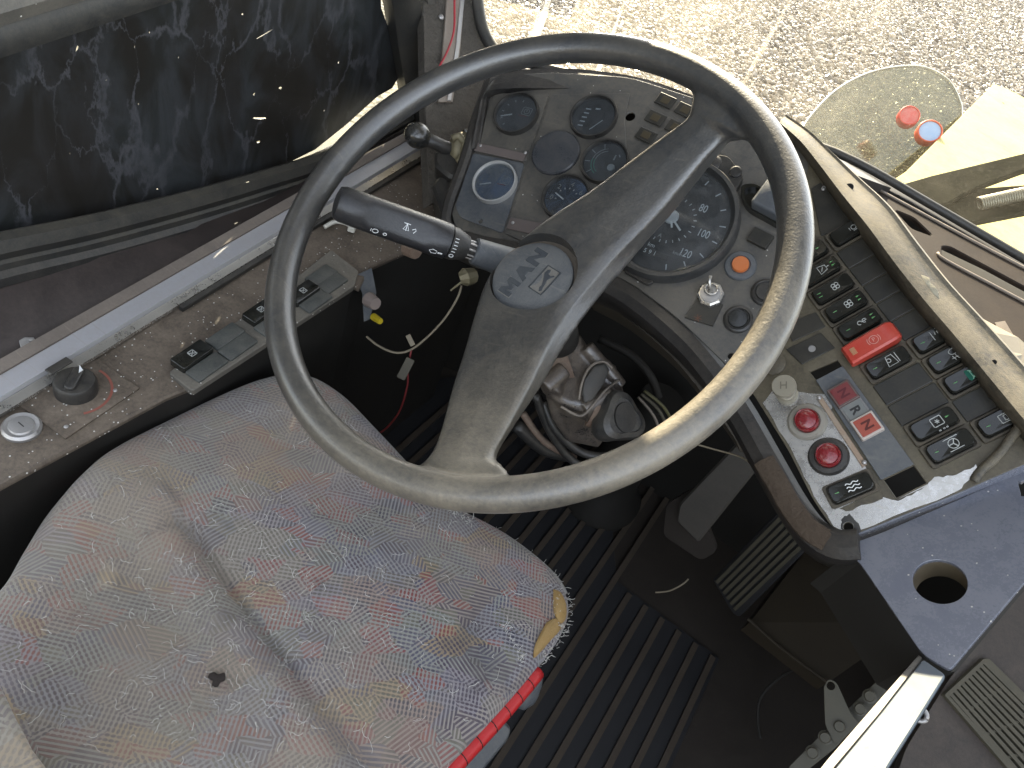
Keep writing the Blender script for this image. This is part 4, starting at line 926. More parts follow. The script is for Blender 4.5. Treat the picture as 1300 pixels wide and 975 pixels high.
# rotary knob with its scale plate, and the cam lock
M = CONP.at(97, 496, .001, to=(150, 462))
plate('scale_plate', [(-.045, -.038), (.040, -.038), (.040, .030), (-.045, .030)], M_cons, cons, M, th=.002, z=.0015)
mb = MB(); mb.stroke([(.031 * math.cos(R_(a)), .031 * math.sin(R_(a))) for a in range(-120, 10, 8)], .0024, .0015, .0003); mb.build('printed_arc', plain('faded_red_print', (.30, .10, .07), .7), cons, M)
rk2 = MB().lathe([(.0195, 0), (.019, .013), (.017, .016), (.015, .0165)], 32).build('rotary_knob', M_black, cons, M, smooth=35)
MB().rbox(.029, .010, .004, .004, z=.0165, top=.0015, ang=R_(28)).build('grip', M_black, rk2, M, smooth=40)
plate('pointer', [(.006, .001), (.013, .008), (.011, .001)], M_white, rk2, M, th=.0006, z=.0212)
for q in ((146, 496), (84, 542)): dup(sc0, CONP.at(*q, .002), cons)
M = CONP.at(28, 544, 0)
cl = MB().lathe([(.0165, 0), (.0165, .003), (.0145, .0055), (.011, .0045), (.010, .006), (.006, .0065), (.0004, .0062)], 36).build('cam_lock', M_alu, cons, M, smooth=30)
MB().rbox(.008, .0014, .0006, .0004, z=.0062).build('key_slot', M_black, cl, M)
# silver rail
sr_ = thing('silver_rail', 'long scuffed silver aluminium rail along the side console', 'rail', at=ZT(250, 370))
ra, rb = atZ(-40, 541, CZ + .004), atZ(548, 184, CZ + .004); dr = (rb - ra).normalized()
up = V((0, 0, 1)); sd_ = dr.cross(up).normalized()
def rail(name, off0, off1, h0, h1, m, a=ra, b=rb):
    return MB().loft([[p + sd_ * off0 + up * 0, p + sd_ * off0 + up * h0, p + sd_ * off1 + up * h1, p + sd_ * off1] for p in (a, b)]).build(name, m, sr_)
rail('rail_face', -.021, .0, .012, .012, dusty('rail_alu', (.52, .52, .54), .32, .22, (.40, .34, .28), .15, metal=.35, bump=.1, scale=24, scratch=.2)); rail('rail_lip', .0005, .010, .006, .004, M_chrome); rail('rail_channel', .0125, .018, .006, .005, M_black, ra.lerp(rb, .30)); rail('rail_flange', -.034, -.0215, .016, .014, dusty('rail_flange', (.16, .135, .115), .5, .5, (.30, .25, .20), .2, metal=.2, scale=24, scratch=.3))
nt_ = CONP.M @ V((*CONP.l(78, 482), .02)); MB().rbox(.024, .009, .0015, .001, ang=0).xf(frame(nt_, dr, n=up)).build('gap', M_black, sr_)
# wall panel between rail and window
wl = [(-120, 395), (0, 352), (120, 318), (250, 282), (340, 252), (420, 222), (500, 190), (545, 165)]
whi = [atX(q[0], q[1], -.60) for q in wl]
wlo = [V(((ra.lerp(rb, (q.y - ra.y) / (rb.y - ra.y))).x - .040, q.y, CZ + .012)) for q in whi]
M_wall = dusty('wall_panel', (.024, .019, .018), .35, .3, (.13, .10, .085), .15, bump=.15, scale=14)
wp_ = MB().loft([[a, b, b + V((-.02, 0, 0)), a + V((-.03, 0, -.02))] for a, b in zip(wlo, whi)]).build('side_wall', M_wall, None, smooth=50); tag(wp_, 'dark brown side wall panel under the filmed window', 'wall panel')
lt = thing('latch_plate', 'tiny torn silver latch plate on the dark side wall', 'latch', at=atz(35, 436, .62))
wn_ = (whi[2] - wlo[2]).cross(wlo[3] - wlo[1]).normalized(); wn_ = wn_ if wn_.dot(CAM - wlo[2]) > 0 else -wn_
LTP = Plane(frame(atp(35, 436, wlo[1], wn_) + wn_ * .002, wlo[3] - wlo[1], n=wn_))
plate('plate', rpoly(LTP.L([(24, 432), (31, 428), (43, 428), (46, 436), (34, 437), (27, 443)]), .001), M_alu, lt, LTP.M, th=.001)
MB().lathe([(.0022, 0), (.002, .002), (.0003, .0022)], 12).build('screw', M_alu, lt, LTP.at(38, 432))
# window frame: seals, film, glass
WX = -.64
fr = [atX(q[0], q[1], WX + .03) for q in ((-120, 352), (0, 322), (120, 296), (250, 262), (340, 235), (410, 212), (470, 180), (520, 152))]
sp_ = smooth_path(fr, 4)
win = thing('side_window', 'left side window covered with peeling black film in thick rubber frame', 'window', at=fr[3])
sweep('rubber_seal', sp_, [(-.02, -.016), (-.02, .006), (-.012, .014), (.0, .012), (.006, .004), (.010, .006), (.020, .0), (.022, -.016)], M_seal, win, up=V((1, 0, .75)).normalized())
fr2_ = smooth_path([p + V((.012, 0, -.020)) for p in fr], 4)
sweep('inner_seal', fr2_, [(-.008, -.01), (-.008, .004), (0, .008), (.008, .004), (.008, -.01)], M_black, win, up=V((1, 0, .75)).normalized())
XP = Plane(frame(V((WX, .5, .7)), V((0, 1, 0)), n=V((1, 0, 0))))
# film material
fm = bpy.data.materials.new('window_film'); t, p = nodes_of(fm); geo = N(t, 'NewGeometry')
mp = N(t, 'Mapping'); mp.inputs['Scale'].default_value = (1, 1.6, .8); t.links.new(geo.outputs['Position'], mp.inputs[0])
n1 = N(t, 'TexNoise', Scale=10.0, Detail=10.0, Roughness=.60, Distortion=.8); t.links.new(mp.outputs[0], n1.inputs['Vector'])
n2 = N(t, 'TexNoise', Scale=6.5, Detail=5.0, Distortion=.5); t.links.new(mp.outputs[0], n2.inputs['Vector'])
rdg = math_(t, 'SUBTRACT', 1.0, math_(t, 'MULTIPLY', math_(t, 'ABSOLUTE', math_(t, 'SUBTRACT', n1.outputs[0], .5)), 9.0))
rdg = math_(t, 'MAXIMUM', rdg, 0.0)
c = mix(t, ramp(t, n2.outputs[0], .42, .62), (.020, .018, .015), (.026, .029, .028))
n3 = N(t, 'TexNoise', Scale=11.0, Detail=7.0, Roughness=.65); t.links.new(mp.outputs[0], n3.inputs['Vector'])
dv = N(t, 'VectorMath', operation='MULTIPLY_ADD'); t.links.new(n3.outputs['Color'], dv.inputs[0]); dv.inputs[1].default_value = (.13, .13, .13); t.links.new(mp.outputs[0], dv.inputs[2])
ve = N(t, 'TexVoronoi', Scale=9.0, feature='DISTANCE_TO_EDGE'); t.links.new(dv.outputs[0], ve.inputs['Vector'])
wdt = math_(t, 'MULTIPLY', ramp(t, n2.outputs[0], .38, .66), .10)
vein = math_(t, 'MAXIMUM', math_(t, 'SUBTRACT', 1.0, math_(t, 'DIVIDE', ve.outputs['Distance'], math_(t, 'ADD', wdt, .004))), 0.0)
vein = math_(t, 'MULTIPLY', vein, math_(t, 'ADD', .25, ramp(t, n1.outputs[0], .35, .65)))
c = mix(t, math_(t, 'MULTIPLY', rdg, math_(t, 'MULTIPLY', ramp(t, n2.outputs[0], .30, .55), .30)), c, (.08, .085, .095))
c = mix(t, math_(t, 'MINIMUM', math_(t, 'MULTIPLY', vein, .62), .6), c, (.11, .11, .12))
t.links.new(c, p.inputs['Base Color']); p.inputs['Roughness'].default_value = .38
rr = random.Random(5)
def spl(px, py, a, b, ang, seed):
    c0 = V(XP.l(px, py)); e = V(XP.l(px + 10 * math.cos(ang), py + 10 * math.sin(ang))) - c0; s_ = e.length / 10; e.normalize(); g = V((-e.y, e.x)); q = random.Random(seed); o = []
    for k in range(10):
        u = 6.283 * k / 10; j = q.uniform(.35, .85); o.append(tuple(c0 + e * a * s_ * math.cos(u) * j * (1 if k % 5 else 1.1) + g * b * s_ * math.sin(u) * j))
    return o
holes = [spl(337, 43, 20, 1.1, -.5, 1), spl(329, 150, 10, 1.6, 0, 2), spl(98, 62, 2.5, 6, .3, 3), spl(323, 119, 2, 2, 0, 4), spl(356, 112, 3, 1.5, 0, 5), spl(328, 180, 3, 1.8, 0, 6), spl(176, 132, 1.4, 1.6, 0, 7), spl(227, 73, 1, 1.2, 0, 8), spl(135, 102, 1, 1, 0, 9), spl(200, 240, 1.3, 1.6, 0, 10), spl(430, 79, 1.2, 1.2, 0, 11), spl(412, 140, 1, 1, 0, 12), spl(171, 60, 1, 2, 0, 13), spl(308, 18, 2, 1.2, 0, 14), spl(190, 41, 1, 1, 0, 15), spl(89, 195, 1, 1, 0, 16)]
fo = [(-200, 60), (-20, 68), (0, 70), (160, 8), (200, -10), (200, -130), (478, -130), (484, 10), (492, 32), (500, 36), (510, 34), (507, 56), (499, 68), (508, 72), (512, 90), (505, 100), (498, 112), (480, 122), (440, 158), (400, 190), (370, 205), (352, 216), (345, 226), (334, 224), (322, 232), (300, 243), (270, 250), (240, 256), (225, 252), (212, 262), (200, 272), (160, 281), (100, 294), (60, 303), (0, 318), (-200, 360)]
plate('window_film', XP.L(fo, .0), fm, win, XP.M, th=.0006, bev=.0001, holes=holes)
plate('window_pane', XP.L([(-250, -60), (560, -120), (560, 150), (400, 230), (-250, 420)], -.008), clear('side_glass', dust=.22, refl=.02, dcol=(.7, .66, .5), scale=20, transl=True), win, XP.M, th=.003, z=-.008)
# upper left frame bars
for nm_, a, b, r0, m_ in (('top_bar', (-150, 80), (230, -35), .020, M_seal), ('top_bar', (-150, 40), (200, -60), .018, M_cp)):
    A, B = atX(a[0], a[1], WX + .03), atX(b[0], b[1], WX + .03)
    sweep(nm_, [A, A.lerp(B, .5), B], [(-r0, -.014), (-r0, .004), (-r0 * .5, .012), (r0 * .5, .012), (r0, .004), (r0, -.014)], m_, win, up=V((1, 0, .5)).normalized())
A, B = atX(-60, 88, WX + .012), atX(250, -24, WX + .012)
MB().tube([A, B], .0022, 8).build('light_strip', dusty('strip_pale', (.62, .55, .36), .4, .2, (.6, .5, .3), .1), win, smooth=True)
# front post of the window
post = thing('window_post', 'dark rubber edged window post between side window and windscreen', 'post', at=atX(525, 60, -.6))
pp = [atX(q[0], q[1], -.61) for q in ((498, -60), (512, 0), (520, 60), (528, 110), (535, 170), (540, 215))]
sweep('post_seal', smooth_path(pp, 4), [(-.022, -.03), (-.022, .006), (-.008, .012), (.010, .010), (.018, .002), (.018, -.03)], M_seal, post, up=V((1, -.4, 0)).normalized())
pq = [atX(q[0], q[1], -.60) + V((0, .02, 0)) for q in ((527, -60), (535, 0), (540, 60), (545, 110), (548, 170))]
sweep('post_trim', smooth_path(pq, 4), [(-.006, -.02), (-.006, .004), (.006, .004), (.006, -.02)], M_cp, post, up=V((1, -.4, 0)).normalized())
# rough lined corner wall in front of it, with trim strip and red wire
M_lin = dusty('rough_lining', (.075, .066, .055), .95, .6, (.20, .175, .14), .1, bump=1.0, bdist=.006, bscale=150, scale=30)
CWp = plane3((545, 0, 1.07), (620, 40, 1.12), (560, 190, 1.05), (545, 100), (610, 100))
cw = plate('corner_wall', CWp.L([(536, -60), (604, -60), (612, 40), (640, 66), (640, 120), (600, 230), (545, 260), (540, 130)]), M_lin, None, CWp.M, th=.02); tag(cw, 'rough grey lined corner wall left of the windscreen', 'wall panel')
strp = thing('trim_strip', 'pale worn trim strip fixed up the rough corner wall', 'trim strip', CWp.M)
plate('strip', CWp.L([(570, -40), (592, -40), (584, 60), (574, 130), (556, 130), (562, 60)], .004), dusty('pale_trim', (.24, .19, .15), .5, .4, (.4, .36, .3), .2, scale=25, scratch=.3), strp, CWp.M, th=.004, z=.006)
plate('strip_edge', CWp.L([(588, -40), (593, -40), (583, 60), (572, 128), (567, 128), (578, 60)], .006), M_alu, strp, CWp.M, th=.002, z=.008)
dup(sc0, CWp.at(560, 22, .002), strp).scale = (2, 2, 2)
o = MB().tube(smooth_path([CWp.M @ V((*CWp.l(*q, .012), .012)) for q in ((576, -30), (577, 10), (576, 40), (568, 65), (558, 84))], 5), .0016, 6).build('red_wire', plain('red_insulation', (.42, .03, .04), .4), None, smooth=True); tag(o, 'thin red wire running down the pale trim strip', 'wire')
scr = [atX(q[0], q[1], -.595) for q in ((606, -60), (610, 0), (618, 45), (640, 64))]
jx = [atz(q[0], q[1], 1.27) for q in ((600, -60), (606, 0), (614, 40), (632, 68), (660, 84))]; jx = [CAM + (q - CAM) * (1.10 / 1.27) for q in jx]
o = MB().tube(smooth_path(jx, 4), .009, 10).build('pillar_seal', M_seal, None, smooth=True); tag(o, 'curved black seal at left edge of the windscreen', 'rubber seal')
# floor of the corner behind the valve
o = MB().loft([[atz(548, 185, 1.22), atz(640, 150, 1.22), atz(625, 240, 1.08), atz(545, 240, 1.1)], [atz(548, 195, 1.24), atz(640, 160, 1.24), atz(625, 250, 1.10), atz(545, 250, 1.12)]]).build('corner_shelf', M_cons); tag(o, 'dusty brown shelf in the corner behind the lever valve', 'shelf')

# ================================================================== lever valve
lv = thing('lever_valve', 'black ball-topped hand lever on dusty brass valve left of gauges', 'hand lever', at=atz(585, 195, 1.0))
def ball(c, r, sq=1.0): return [(max(r * math.cos(a), .0003), r * sq * math.sin(a)) for a in (R_(x) for x in range(-90, 91, 12))]
c0 = atz(530, 172, .97); MB().lathe(ball(0, .0165, 1.05), 28, frame(c0, V((1, 0, 0)), n=(c0 - atz(575, 190, 1.0)).normalized())).build('lever_ball', dusty('ball_black', (.012, .013, .014), .12, .2, (.2, .18, .14), .2, coat=.5, scale=60), lv, smooth=True)
MB().tube([atz(*q) for q in ((536, 175, .975), (552, 181, .985), (566, 188, .995), (574, 190, 1.0))], [.010, .0085, .0095, .010], 16).build('lever_stem', M_black, lv, smooth=True)
M_brass = dusty('dirty_brass', (.22, .19, .11), .4, .5, (.3, .26, .18), .2, metal=.5, bump=.5, scale=60)
MB().tube([atz(*q) for q in ((570, 189, 1.0), (575, 190, 1.002), (580, 191, 1.004), (592, 188, 1.01), (604, 186, 1.02))], [.012, .020, .019, .022, .022], 20).build('valve_body', M_brass, lv, smooth=True)
MB().tube([atz(*q) for q in ((574, 176, .985), (583, 172, .985), (590, 182, .985), (588, 200, .985), (580, 206, .985))], .005, 8).build('clamp', M_brass, lv, smooth=True)
MB().tube([atz(590, 170, 1.0), atz(612, 167, 1.02)], .006, 8).build('pin', M_chrome, lv, smooth=True)
bb = plane3((560, 210, 1.0), (600, 215, 1.0), (575, 280, .965), (560, 210), (600, 215))
plate('bracket', rpoly(bb.L([(552, 198), (606, 200), (608, 224), (596, 236), (570, 232), (552, 216)]), .006), M_black, lv, bb.M, th=.03, z=.012, bev=.004)
plate('bracket', rpoly(bb.L([(548, 236), (556, 222), (596, 228), (590, 270), (576, 288), (566, 284)]), .006), M_black, lv, bb.M, th=.05, z=0, bev=.004)

# ================================================================== steering column, stalk
col_ = thing('steering_column', 'dirty black steering column casting with lobed clamp knob and looping cables', 'steering column', at=atz(740, 500, .95))
M_cast = dusty('painted_casting', (.016, .017, .020), .2, .62, (.33, .26, .19), .18, bump=.6, bscale=300, scale=30, scratch=.15, coat=.5, spec=1.0)
M_rust = dusty('dusty_rust', (.16, .10, .07), .8, .6, (.3, .24, .18), .4, bump=1, bscale=250, scale=30)
M_wearm = dusty('worn_metal', (.15, .13, .11), .4, .5, (.4, .34, .27), .3, metal=.4, scale=40)
ax = -WN
top_ = HUB + ax * .03; bot = atz(755, 640, 1.38)
MB().tube([HUB + ax * .02, HUB + ax * .05, HUB + ax * .10, HUB + ax * .13], [.030, .030, .026, .022], 28).build('column_tube', M_black, col_, smooth=True)
MB().tube([atz(700, 470, .93), atz(722, 462, .93)], [.030, .024], 24).build('copper_collar', M_rust, col_, smooth=35)
def blob(name, pts, th, m, bev=.010, z0=0.0, lab=None):
    """chunky casting: outline at depth, swept away from the viewer"""
    A = [atz(*q) for q in pts]; c = sum(A, V()) / len(A); d = (c - CAM).normalized()
    o = MB().loft([[p + (c - p) * .22 - d * bev for p in A], [p + (c - p) * .06 - d * bev * .6 for p in A], A, [p + d * th for p in A]]).build(name, m, col_, smooth=50); return o
cas = []
cas += [blob('casting', [(690, 490, .90), (700, 470, .91), (716, 438, .93), (736, 424, .94), (746, 440, .94), (766, 456, .94), (782, 464, .95), (786, 480, .95), (792, 498, .95), (776, 520, .93), (742, 528, .92), (712, 516, .91), (692, 500, .9)], .10, M_cast)]
cas += [blob('casting', [(692, 500, .93), (716, 520, .93), (745, 532, .94), (770, 520, .95), (778, 540, .97), (760, 568, .99), (720, 560, .98), (700, 530, .95)], .10, M_cast, .006)]
blob('flat_plate', [(738, 500, .90), (742, 482, .90), (754, 464, .905), (768, 461, .91), (774, 470, .915), (766, 488, .91), (752, 508, .90), (742, 512, .90)], .03, dusty('slate_face', (.05, .05, .048), .5, .3, (.2, .17, .13), .1, scale=40), .003)
MB().tube(smooth_path([atz(*q) for q in ((735, 508, .895), (739, 485, .894), (750, 465, .898), (766, 459, .905), (778, 468, .91))], 4), .0017, 8).build('worn_edge', M_wearm, col_, smooth=True)
MB().tube(smooth_path([atz(*q) for q in ((712, 516, .90), (735, 528, .905), (748, 520, .905), (768, 496, .91), (786, 482, .93))], 4), .0018, 8).build('worn_edge', M_wearm, col_, smooth=True)
def merge(name, objs, vox, m, it=4):
    mb = MB()
    for o in objs: mb.add([W[o.name] @ v.co for v in o.data.vertices], [tuple(p.vertices) for p in o.data.polygons]); bpy.data.objects.remove(o)
    return baked(mb.build(name, m, col_), [('REMESH', dict(mode='VOXEL', voxel_size=vox, use_smooth_shade=True)), ('SMOOTH', dict(factor=.5, iterations=it))])
for a_2, b_2, ra_2 in (((716, 470, .905), (690, 492, .895), .012), ((744, 440, .925), (764, 464, .93), .010), ((700, 500, .90), (716, 446, .925), .012), ((740, 520, .915), (776, 500, .925), .011), ((766, 462, .93), (788, 490, .94), .009), ((752, 520, .93), (776, 532, .93), .019)):
    cas.append(MB().tube([atz(*a_2), atz(*b_2)], ra_2, 12).build('casting_rib', M_cast, col_, smooth=True))
merge('casting', cas, .0022, M_cast)
MB().tube([atz(752, 520, .93), atz(778, 532, .93)], [.022, .018], 20).build('rusty_spacer', M_rust, col_, smooth=40)
kc = atz(784, 532, .915); kax = (atz(806, 528, .88) - atz(762, 536, .95)).normalized(); KM = frame(kc, V((0, 0, 1)), n=kax)
rings = []
for s_, z in ((.55, -.02), (.85, -.018), (1, -.010), (1, .006), (.92, .014), (.7, .018), (.68, .016), (.02, .015)):
    rings.append([KM @ V(((.030 + .0045 * math.cos(3 * a)) * s_ * math.cos(a), (.030 + .0045 * math.cos(3 * a)) * s_ * math.sin(a), z)) for a in (2 * math.pi * k / 42 for k in range(42))])
kb = MB().loft(rings).build('clamp_knob', dusty('knob_black', (.022, .024, .028), .26, .35, (.25, .22, .17), .2, bump=.5, bscale=500, scale=40), col_, smooth=40)
MB().lathe([(.019, .014), (.018, .0185), (.0004, .019)], 28, KM, sy=.8).build('knob_cap', M_black, kb, smooth=35)
for pts, rd, m_ in (([(690, 510, .97), (705, 545, .98), (740, 575, 1.0), (790, 578, 1.0), (850, 560, 1.02), (900, 530, 1.05)], .006, M_black), ([(680, 500, .96), (700, 550, .99), (735, 590, 1.02), (790, 592, 1.02)], .006, M_black), ([(664, 525, 1.0), (690, 560, 1.02), (730, 582, 1.04)], .005, M_rust),
                    ([(655, 540, 1.0), (690, 570, 1.03), (726, 580, 1.05)], .009, M_black), ([(760, 430, 1.04), (800, 450, 1.04), (826, 478, 1.04), (836, 505, 1.05)], .006, M_dark), ([(814, 500, 1.0), (836, 520, 1.0), (848, 545, 1.02)], .0022, M_vent), ([(818, 496, 1.0), (842, 516, 1.0), (856, 540, 1.02)], .0022, plain('yellow_wire', (.12, .11, .05), .5)), ([(810, 504, 1.0), (830, 528, 1.0), (840, 556, 1.02)], .002, M_wearm)):
    MB().tube(smooth_path([atz(*q) for q in pts], 5), rd, 8).build('cable', m_, col_, smooth=True)
fb0 = atZ(750, 640, 0.0)
MB().lathe([(.085, 0), (.085, .02), (.060, .05), (.052, .10), (.045, .22), (.04, .30)], 32, Matrix.Translation(fb0 + V((0, .03, 0)))).build('column_boot', M_dark, col_, smooth=40)
stalk = thing('indicator_stalk', 'thick black multifunction stalk with printed symbols and wiper rotary ring', 'control stalk', at=atz(520, 290, .79))
sa0, sb0 = atz(434, 259, .755), atz(668, 342, .84); sdv = (sb0 - sa0).normalized(); SF = frame(sa0, (CAM - sa0), n=sdv)   # z along the stalk, x towards the viewer
Lk = (sb0 - sa0).length
def sring(z, rx_, ry_, flat=0.0):
    o = []
    for k in range(32):
        a = 2 * math.pi * k / 32; x, y = rx_ * math.cos(a), ry_ * math.sin(a)
        if flat and x > rx_ - flat: x = rx_ - flat
        o.append(V((x, y, z)))
    return o
u_ = Lk / 249.0
MB().loft([sring(-8 * u_, .010, .010), sring(-6 * u_, .0150, .0160), sring(0, .0175, .0180), sring(25 * u_, .0178, .0185), sring(34 * u_, .0176, .0186, .004), sring(104 * u_, .0172, .0190, .0045), sring(114 * u_, .0175, .0195, 0), sring(136 * u_, .0172, .0190), sring(137.5 * u_, .0155, .017)]).build('stalk_body', dusty('stalk_black', (.012, .013, .016), .28, .14, (.22, .2, .17), .08, bump=.4, bscale=700, scale=20), stalk, SF, smooth=40)
ringo = MB().loft([sring(138 * u_, .0165, .0175), sring(146 * u_, .0165, .0175), sring(162 * u_, .0125, .013), sring(163 * u_, .010, .011)]).build('rotary_ring', M_black, stalk, SF, smooth=40)
MB().loft([sring(160 * u_, .0090, .0090), sring(176 * u_, .0090, .0090)]).build('ribbed_neck', M_black, stalk, SF)
for k in range(9):
    a = 2 * math.pi * k / 9; MB().tube([V((.0092 * math.cos(a), .0092 * math.sin(a), 162 * u_)), V((.0092 * math.cos(a), .0092 * math.sin(a), 174 * u_))], .0011, 6).build('neck_rib', M_alu, stalk, SF)
MB().loft([sring(172 * u_, .0125, .0125), sring(174 * u_, .0145, .0145), sring(200 * u_, .016, .016), sring(250 * u_, .019, .019)]).build('stalk_base', M_panel2, stalk, SF, smooth=40)
# printed symbols on the stalk: drawn on a small local plane tangent to the body
def sprint(zq, ang, strokes, rad, name='printed_symbol', wd=.0007):
    c_ = SF @ Matrix.Rotation(ang, 4, 'Z') @ Matrix.Translation((rad, 0, zq * u_)) @ Matrix.Rotation(R_(90), 4, 'Y') @ Matrix.Rotation(R_(90), 4, 'Z')
    c_ = SF @ Matrix.Rotation(ang, 4, 'Z') @ Matrix(((0, 0, 1, rad), (0, 1, 0, 0), (-1, 0, 0, zq * u_), (0, 0, 0, 1))) @ Matrix.Rotation(R_(180), 4, 'Z')
    mb = MB()
    for s_, cl_ in strokes: mb.stroke(s_, wd, 0, .0003, cl_)
    return mb.build(name, M_white, stalk, c_)
sprint(78, 0, [([(-.003, -.003), (0, .0035), (.003, -.003)], True), ([(-.0035, .0035), (.0035, .0035)], False), ([(0, -.004), (0, .004)], False)], .0134)
sprint(88, R_(8), [([(-.002, .001), (.001, .003), (.002, .001), (0, -.002)], False)], .0134)
SGN = 1
for sg in (1, -1):
    cpx = SF @ Matrix.Rotation(R_(40 * sg), 4, 'Z') @ V((.018, 0, 118 * u_))
    q = cpx - CAM; yy = 487.5 + F * q.dot(RY) / q.dot(RZ)
    if sg == 1: y1 = yy
    elif yy > y1: SGN = -1
sprint(44, R_(50 * SGN), [(circ(0, 0, .0030, 12), True), ([(-.0045, -.002), (-.0045, .002)], False)], .0184)
sprint(56, R_(50 * SGN), [(circ(0, 0, .0018, 10), True)], .0184)
sprint(118, R_(48 * SGN), [([(-.004, 0), (-.001, -.003), (.004, -.002), (.004, .002), (-.001, .003)], True)], .0192)
sprint(127, R_(50 * SGN), [([(-.002, 0), (.003, .0005)], False)], .0186, wd=.002)
sprint(142, R_(46 * SGN), [(circ(0, 0, .0022, 14), True)], .0175)
for k in range(5): sprint(142, R_((28 - 12 * k) * SGN), [([(-.002, 0), (.002, 0)], False)], .0173)

# ================================================================== wires and parts in the dark space under the dash
def wire(label, pts, r, m, name='loose_wire', k=5):
    o = MB().tube(smooth_path([atz(*q) for q in pts], k), r, 7).build(name, m, None, smooth=True); return tag(o, label, 'wire')
M_cream = dusty('cream_wire', (.22, .18, .12), .5, .3, (.4, .35, .25), .1)
wire('cream wire looping in the dark under the indicator stalk', [(465, 427, 1.0), (482, 440, 1.0), (505, 448, 1.0), (528, 440, 1.0), (560, 410, 1.0), (580, 380, 1.0), (586, 362, 1.0)], .0016, M_cream)
wire('dark red wire hanging below the cream wire', [(522, 444, 1.0), (518, 470, 1.01), (517, 490, 1.02), (508, 520, 1.04), (494, 540, 1.06), (482, 550, 1.07)], .0014, plain('dark_red_wire', (.22, .03, .03), .5))
wire('bright red wire hooked over the switch plate', [(244, 476, .80), (238, 478, .795), (232, 486, .79), (228, 496, .80), (228, 512, .82), (232, 522, .84)], .0013, plain('bright_red_wire', (.45, .05, .04), .4), 'red_wire')
wire('thin pale wire strung beneath the dashboard by the pedals', [(884, 564, 1.05), (905, 570, 1.05), (940, 580, 1.03), (958, 592, 1.0), (972, 593, .97)], .0013, M_cream)
wire('short pale wire lying on the floor beside the brake pedal', [(832, 752, 1.28), (850, 750, 1.28), (866, 742, 1.28), (874, 735, 1.28)], .0015, M_cream)
cn = thing('wire_terminal', 'dusty brass terminal nut at end of the cream wire', 'terminal', at=atz(592, 352, 1.0))
MB().tube([atz(584, 354, .99), atz(590, 352, .99), (atz(600, 350, 1.0))], [.008, .012, .011], 10).build('nut', M_brass, cn)
MB().tube([atz(586, 358, .985), atz(572, 369, .985)], .0014, 6).build('prong', M_brass, cn)
cn2 = thing('spade_connector', 'small cream spade connector on the hanging red wire', 'connector', at=atz(521, 432, 1.0))
MB().rbox(.007, .016, .004, .001).xf(frame(atz(521, 432, 1.0), V((.1, .3, 1)).cross(V((1, 0, 0))), n=(CAM - atz(521, 432, 1.0)))).build('blade', M_cream, cn2)
MB().rbox(.012, .030, .005, .002).xf(frame(atz(515, 468, 1.0), V((1, .2, 0)), n=(CAM - atz(521, 432, 1.0)))).build('sleeve', M_vent, cn2)
bk = thing('metal_bracket', 'small dull metal bracket in the dark recess beside the console end', 'bracket', at=atz(465, 375, .97))
BK = plane3((452, 352, .97), (472, 340, .98), (468, 400, .96), (452, 352), (472, 340))
plate('plate', BK.L([(450, 350), (472, 340), (478, 372), (470, 405), (462, 408), (460, 372)]), M_panel2, bk, BK.M, th=.002)
for q, rd, m_ in (((474, 384), .010, dusty('plug_pale', (.25, .2, .18), .6, .3, (.3, .25, .2), .1)), ((480, 406), .005, plain('plug_yellow', (.5, .38, .02), .4)), ((525, 318), .012, M_rust)):
    MB().tube([atz(q[0] - 6, q[1] - 4, .96), atz(q[0] + 3, q[1] + 2, .95)], [rd, rd * .8], 10).build('plug', m_, bk)
zt = thing('cable_tie', 'white plastic cable tie stub lying on the console', 'cable tie', at=ZT(440, 292))
MB().tube(smooth_path([CONP.M @ V((*CONP.l(a, b), .006 + h)) for a, b, h in ((411, 293, 0), (424, 289, .004), (438, 291, .004), (447, 295, .002))], 4), .0030, 8).build('strap', plain('nylon', (.62, .6, .52), .45), zt, smooth=True)
MB().rbox(.010, .014, .007, .002, z=.004, ang=.5).xf(Matrix.Translation(CONP.M @ V((*CONP.l(446, 294), 0)))).build('head', MATS['nylon'], zt)

# ================================================================== floor and pedals
fl_ = thing('floor', None, None, at=(0, .6, 0)); fl_['kind'] = 'structure'
mk('floor_panel', [(-.62, -.6, -.03), (.9, -.6, -.03), (.9, 1.12, -.03), (-.62, 1.12, -.03), (-.62, -.6, 0), (.9, -.6, 0), (.9, 1.12, 0), (-.62, 1.12, 0)], [(0, 1, 2, 3), (4, 5, 6, 7), (0, 1, 5, 4), (1, 2, 6, 5), (2, 3, 7, 6), (3, 0, 4, 7)], M_floor, fl_)
FP = Plane(Matrix.Translation((0, 0, .004)))
# ribbed mat: left piece (front-left, running under the column) and right piece
u1, u2 = V(FP.l(700, 880)), V(FP.l(800, 722)); rd_ = (u2 - u1).normalized(); rn_ = V((rd_.y, -rd_.x))
fe0, fe1 = V(FP.l(783, 740)), V(FP.l(911, 836))
plate('mat_base', [tuple(V(FP.l(*q))) for q in ((380, 560), (560, 480), (690, 470), (770, 590), (783, 738), (913, 836), (840, 1000), (560, 1150), (250, 1000))], M_mat, fl_, FP.M, th=.003, z=.001)
ribm = None
o0 = V(FP.l(911, 836)) - rn_ * .010
for k in range(20):
    base = o0 - rn_ * (.0355 * k)
    # each rib runs from the rear edge forward to the mat's front edge
    fwd = .0
    d_ = fe1 - fe0; 
    # intersect with front edge line
    den = rd_.x * d_.y - rd_.y * d_.x
    s0 = ((fe0.x - base.x) * d_.y - (fe0.y - base.y) * d_.x) / den
    if k > 5: s0 = s0 * .0 + .42
    a = base - rd_ * .62; b = base + rd_ * (s0 - .006)
    MB().stroke([tuple(a), tuple(b)], .0105, .001, .005).build('mat_rib', M_rib, fl_, FP.M)
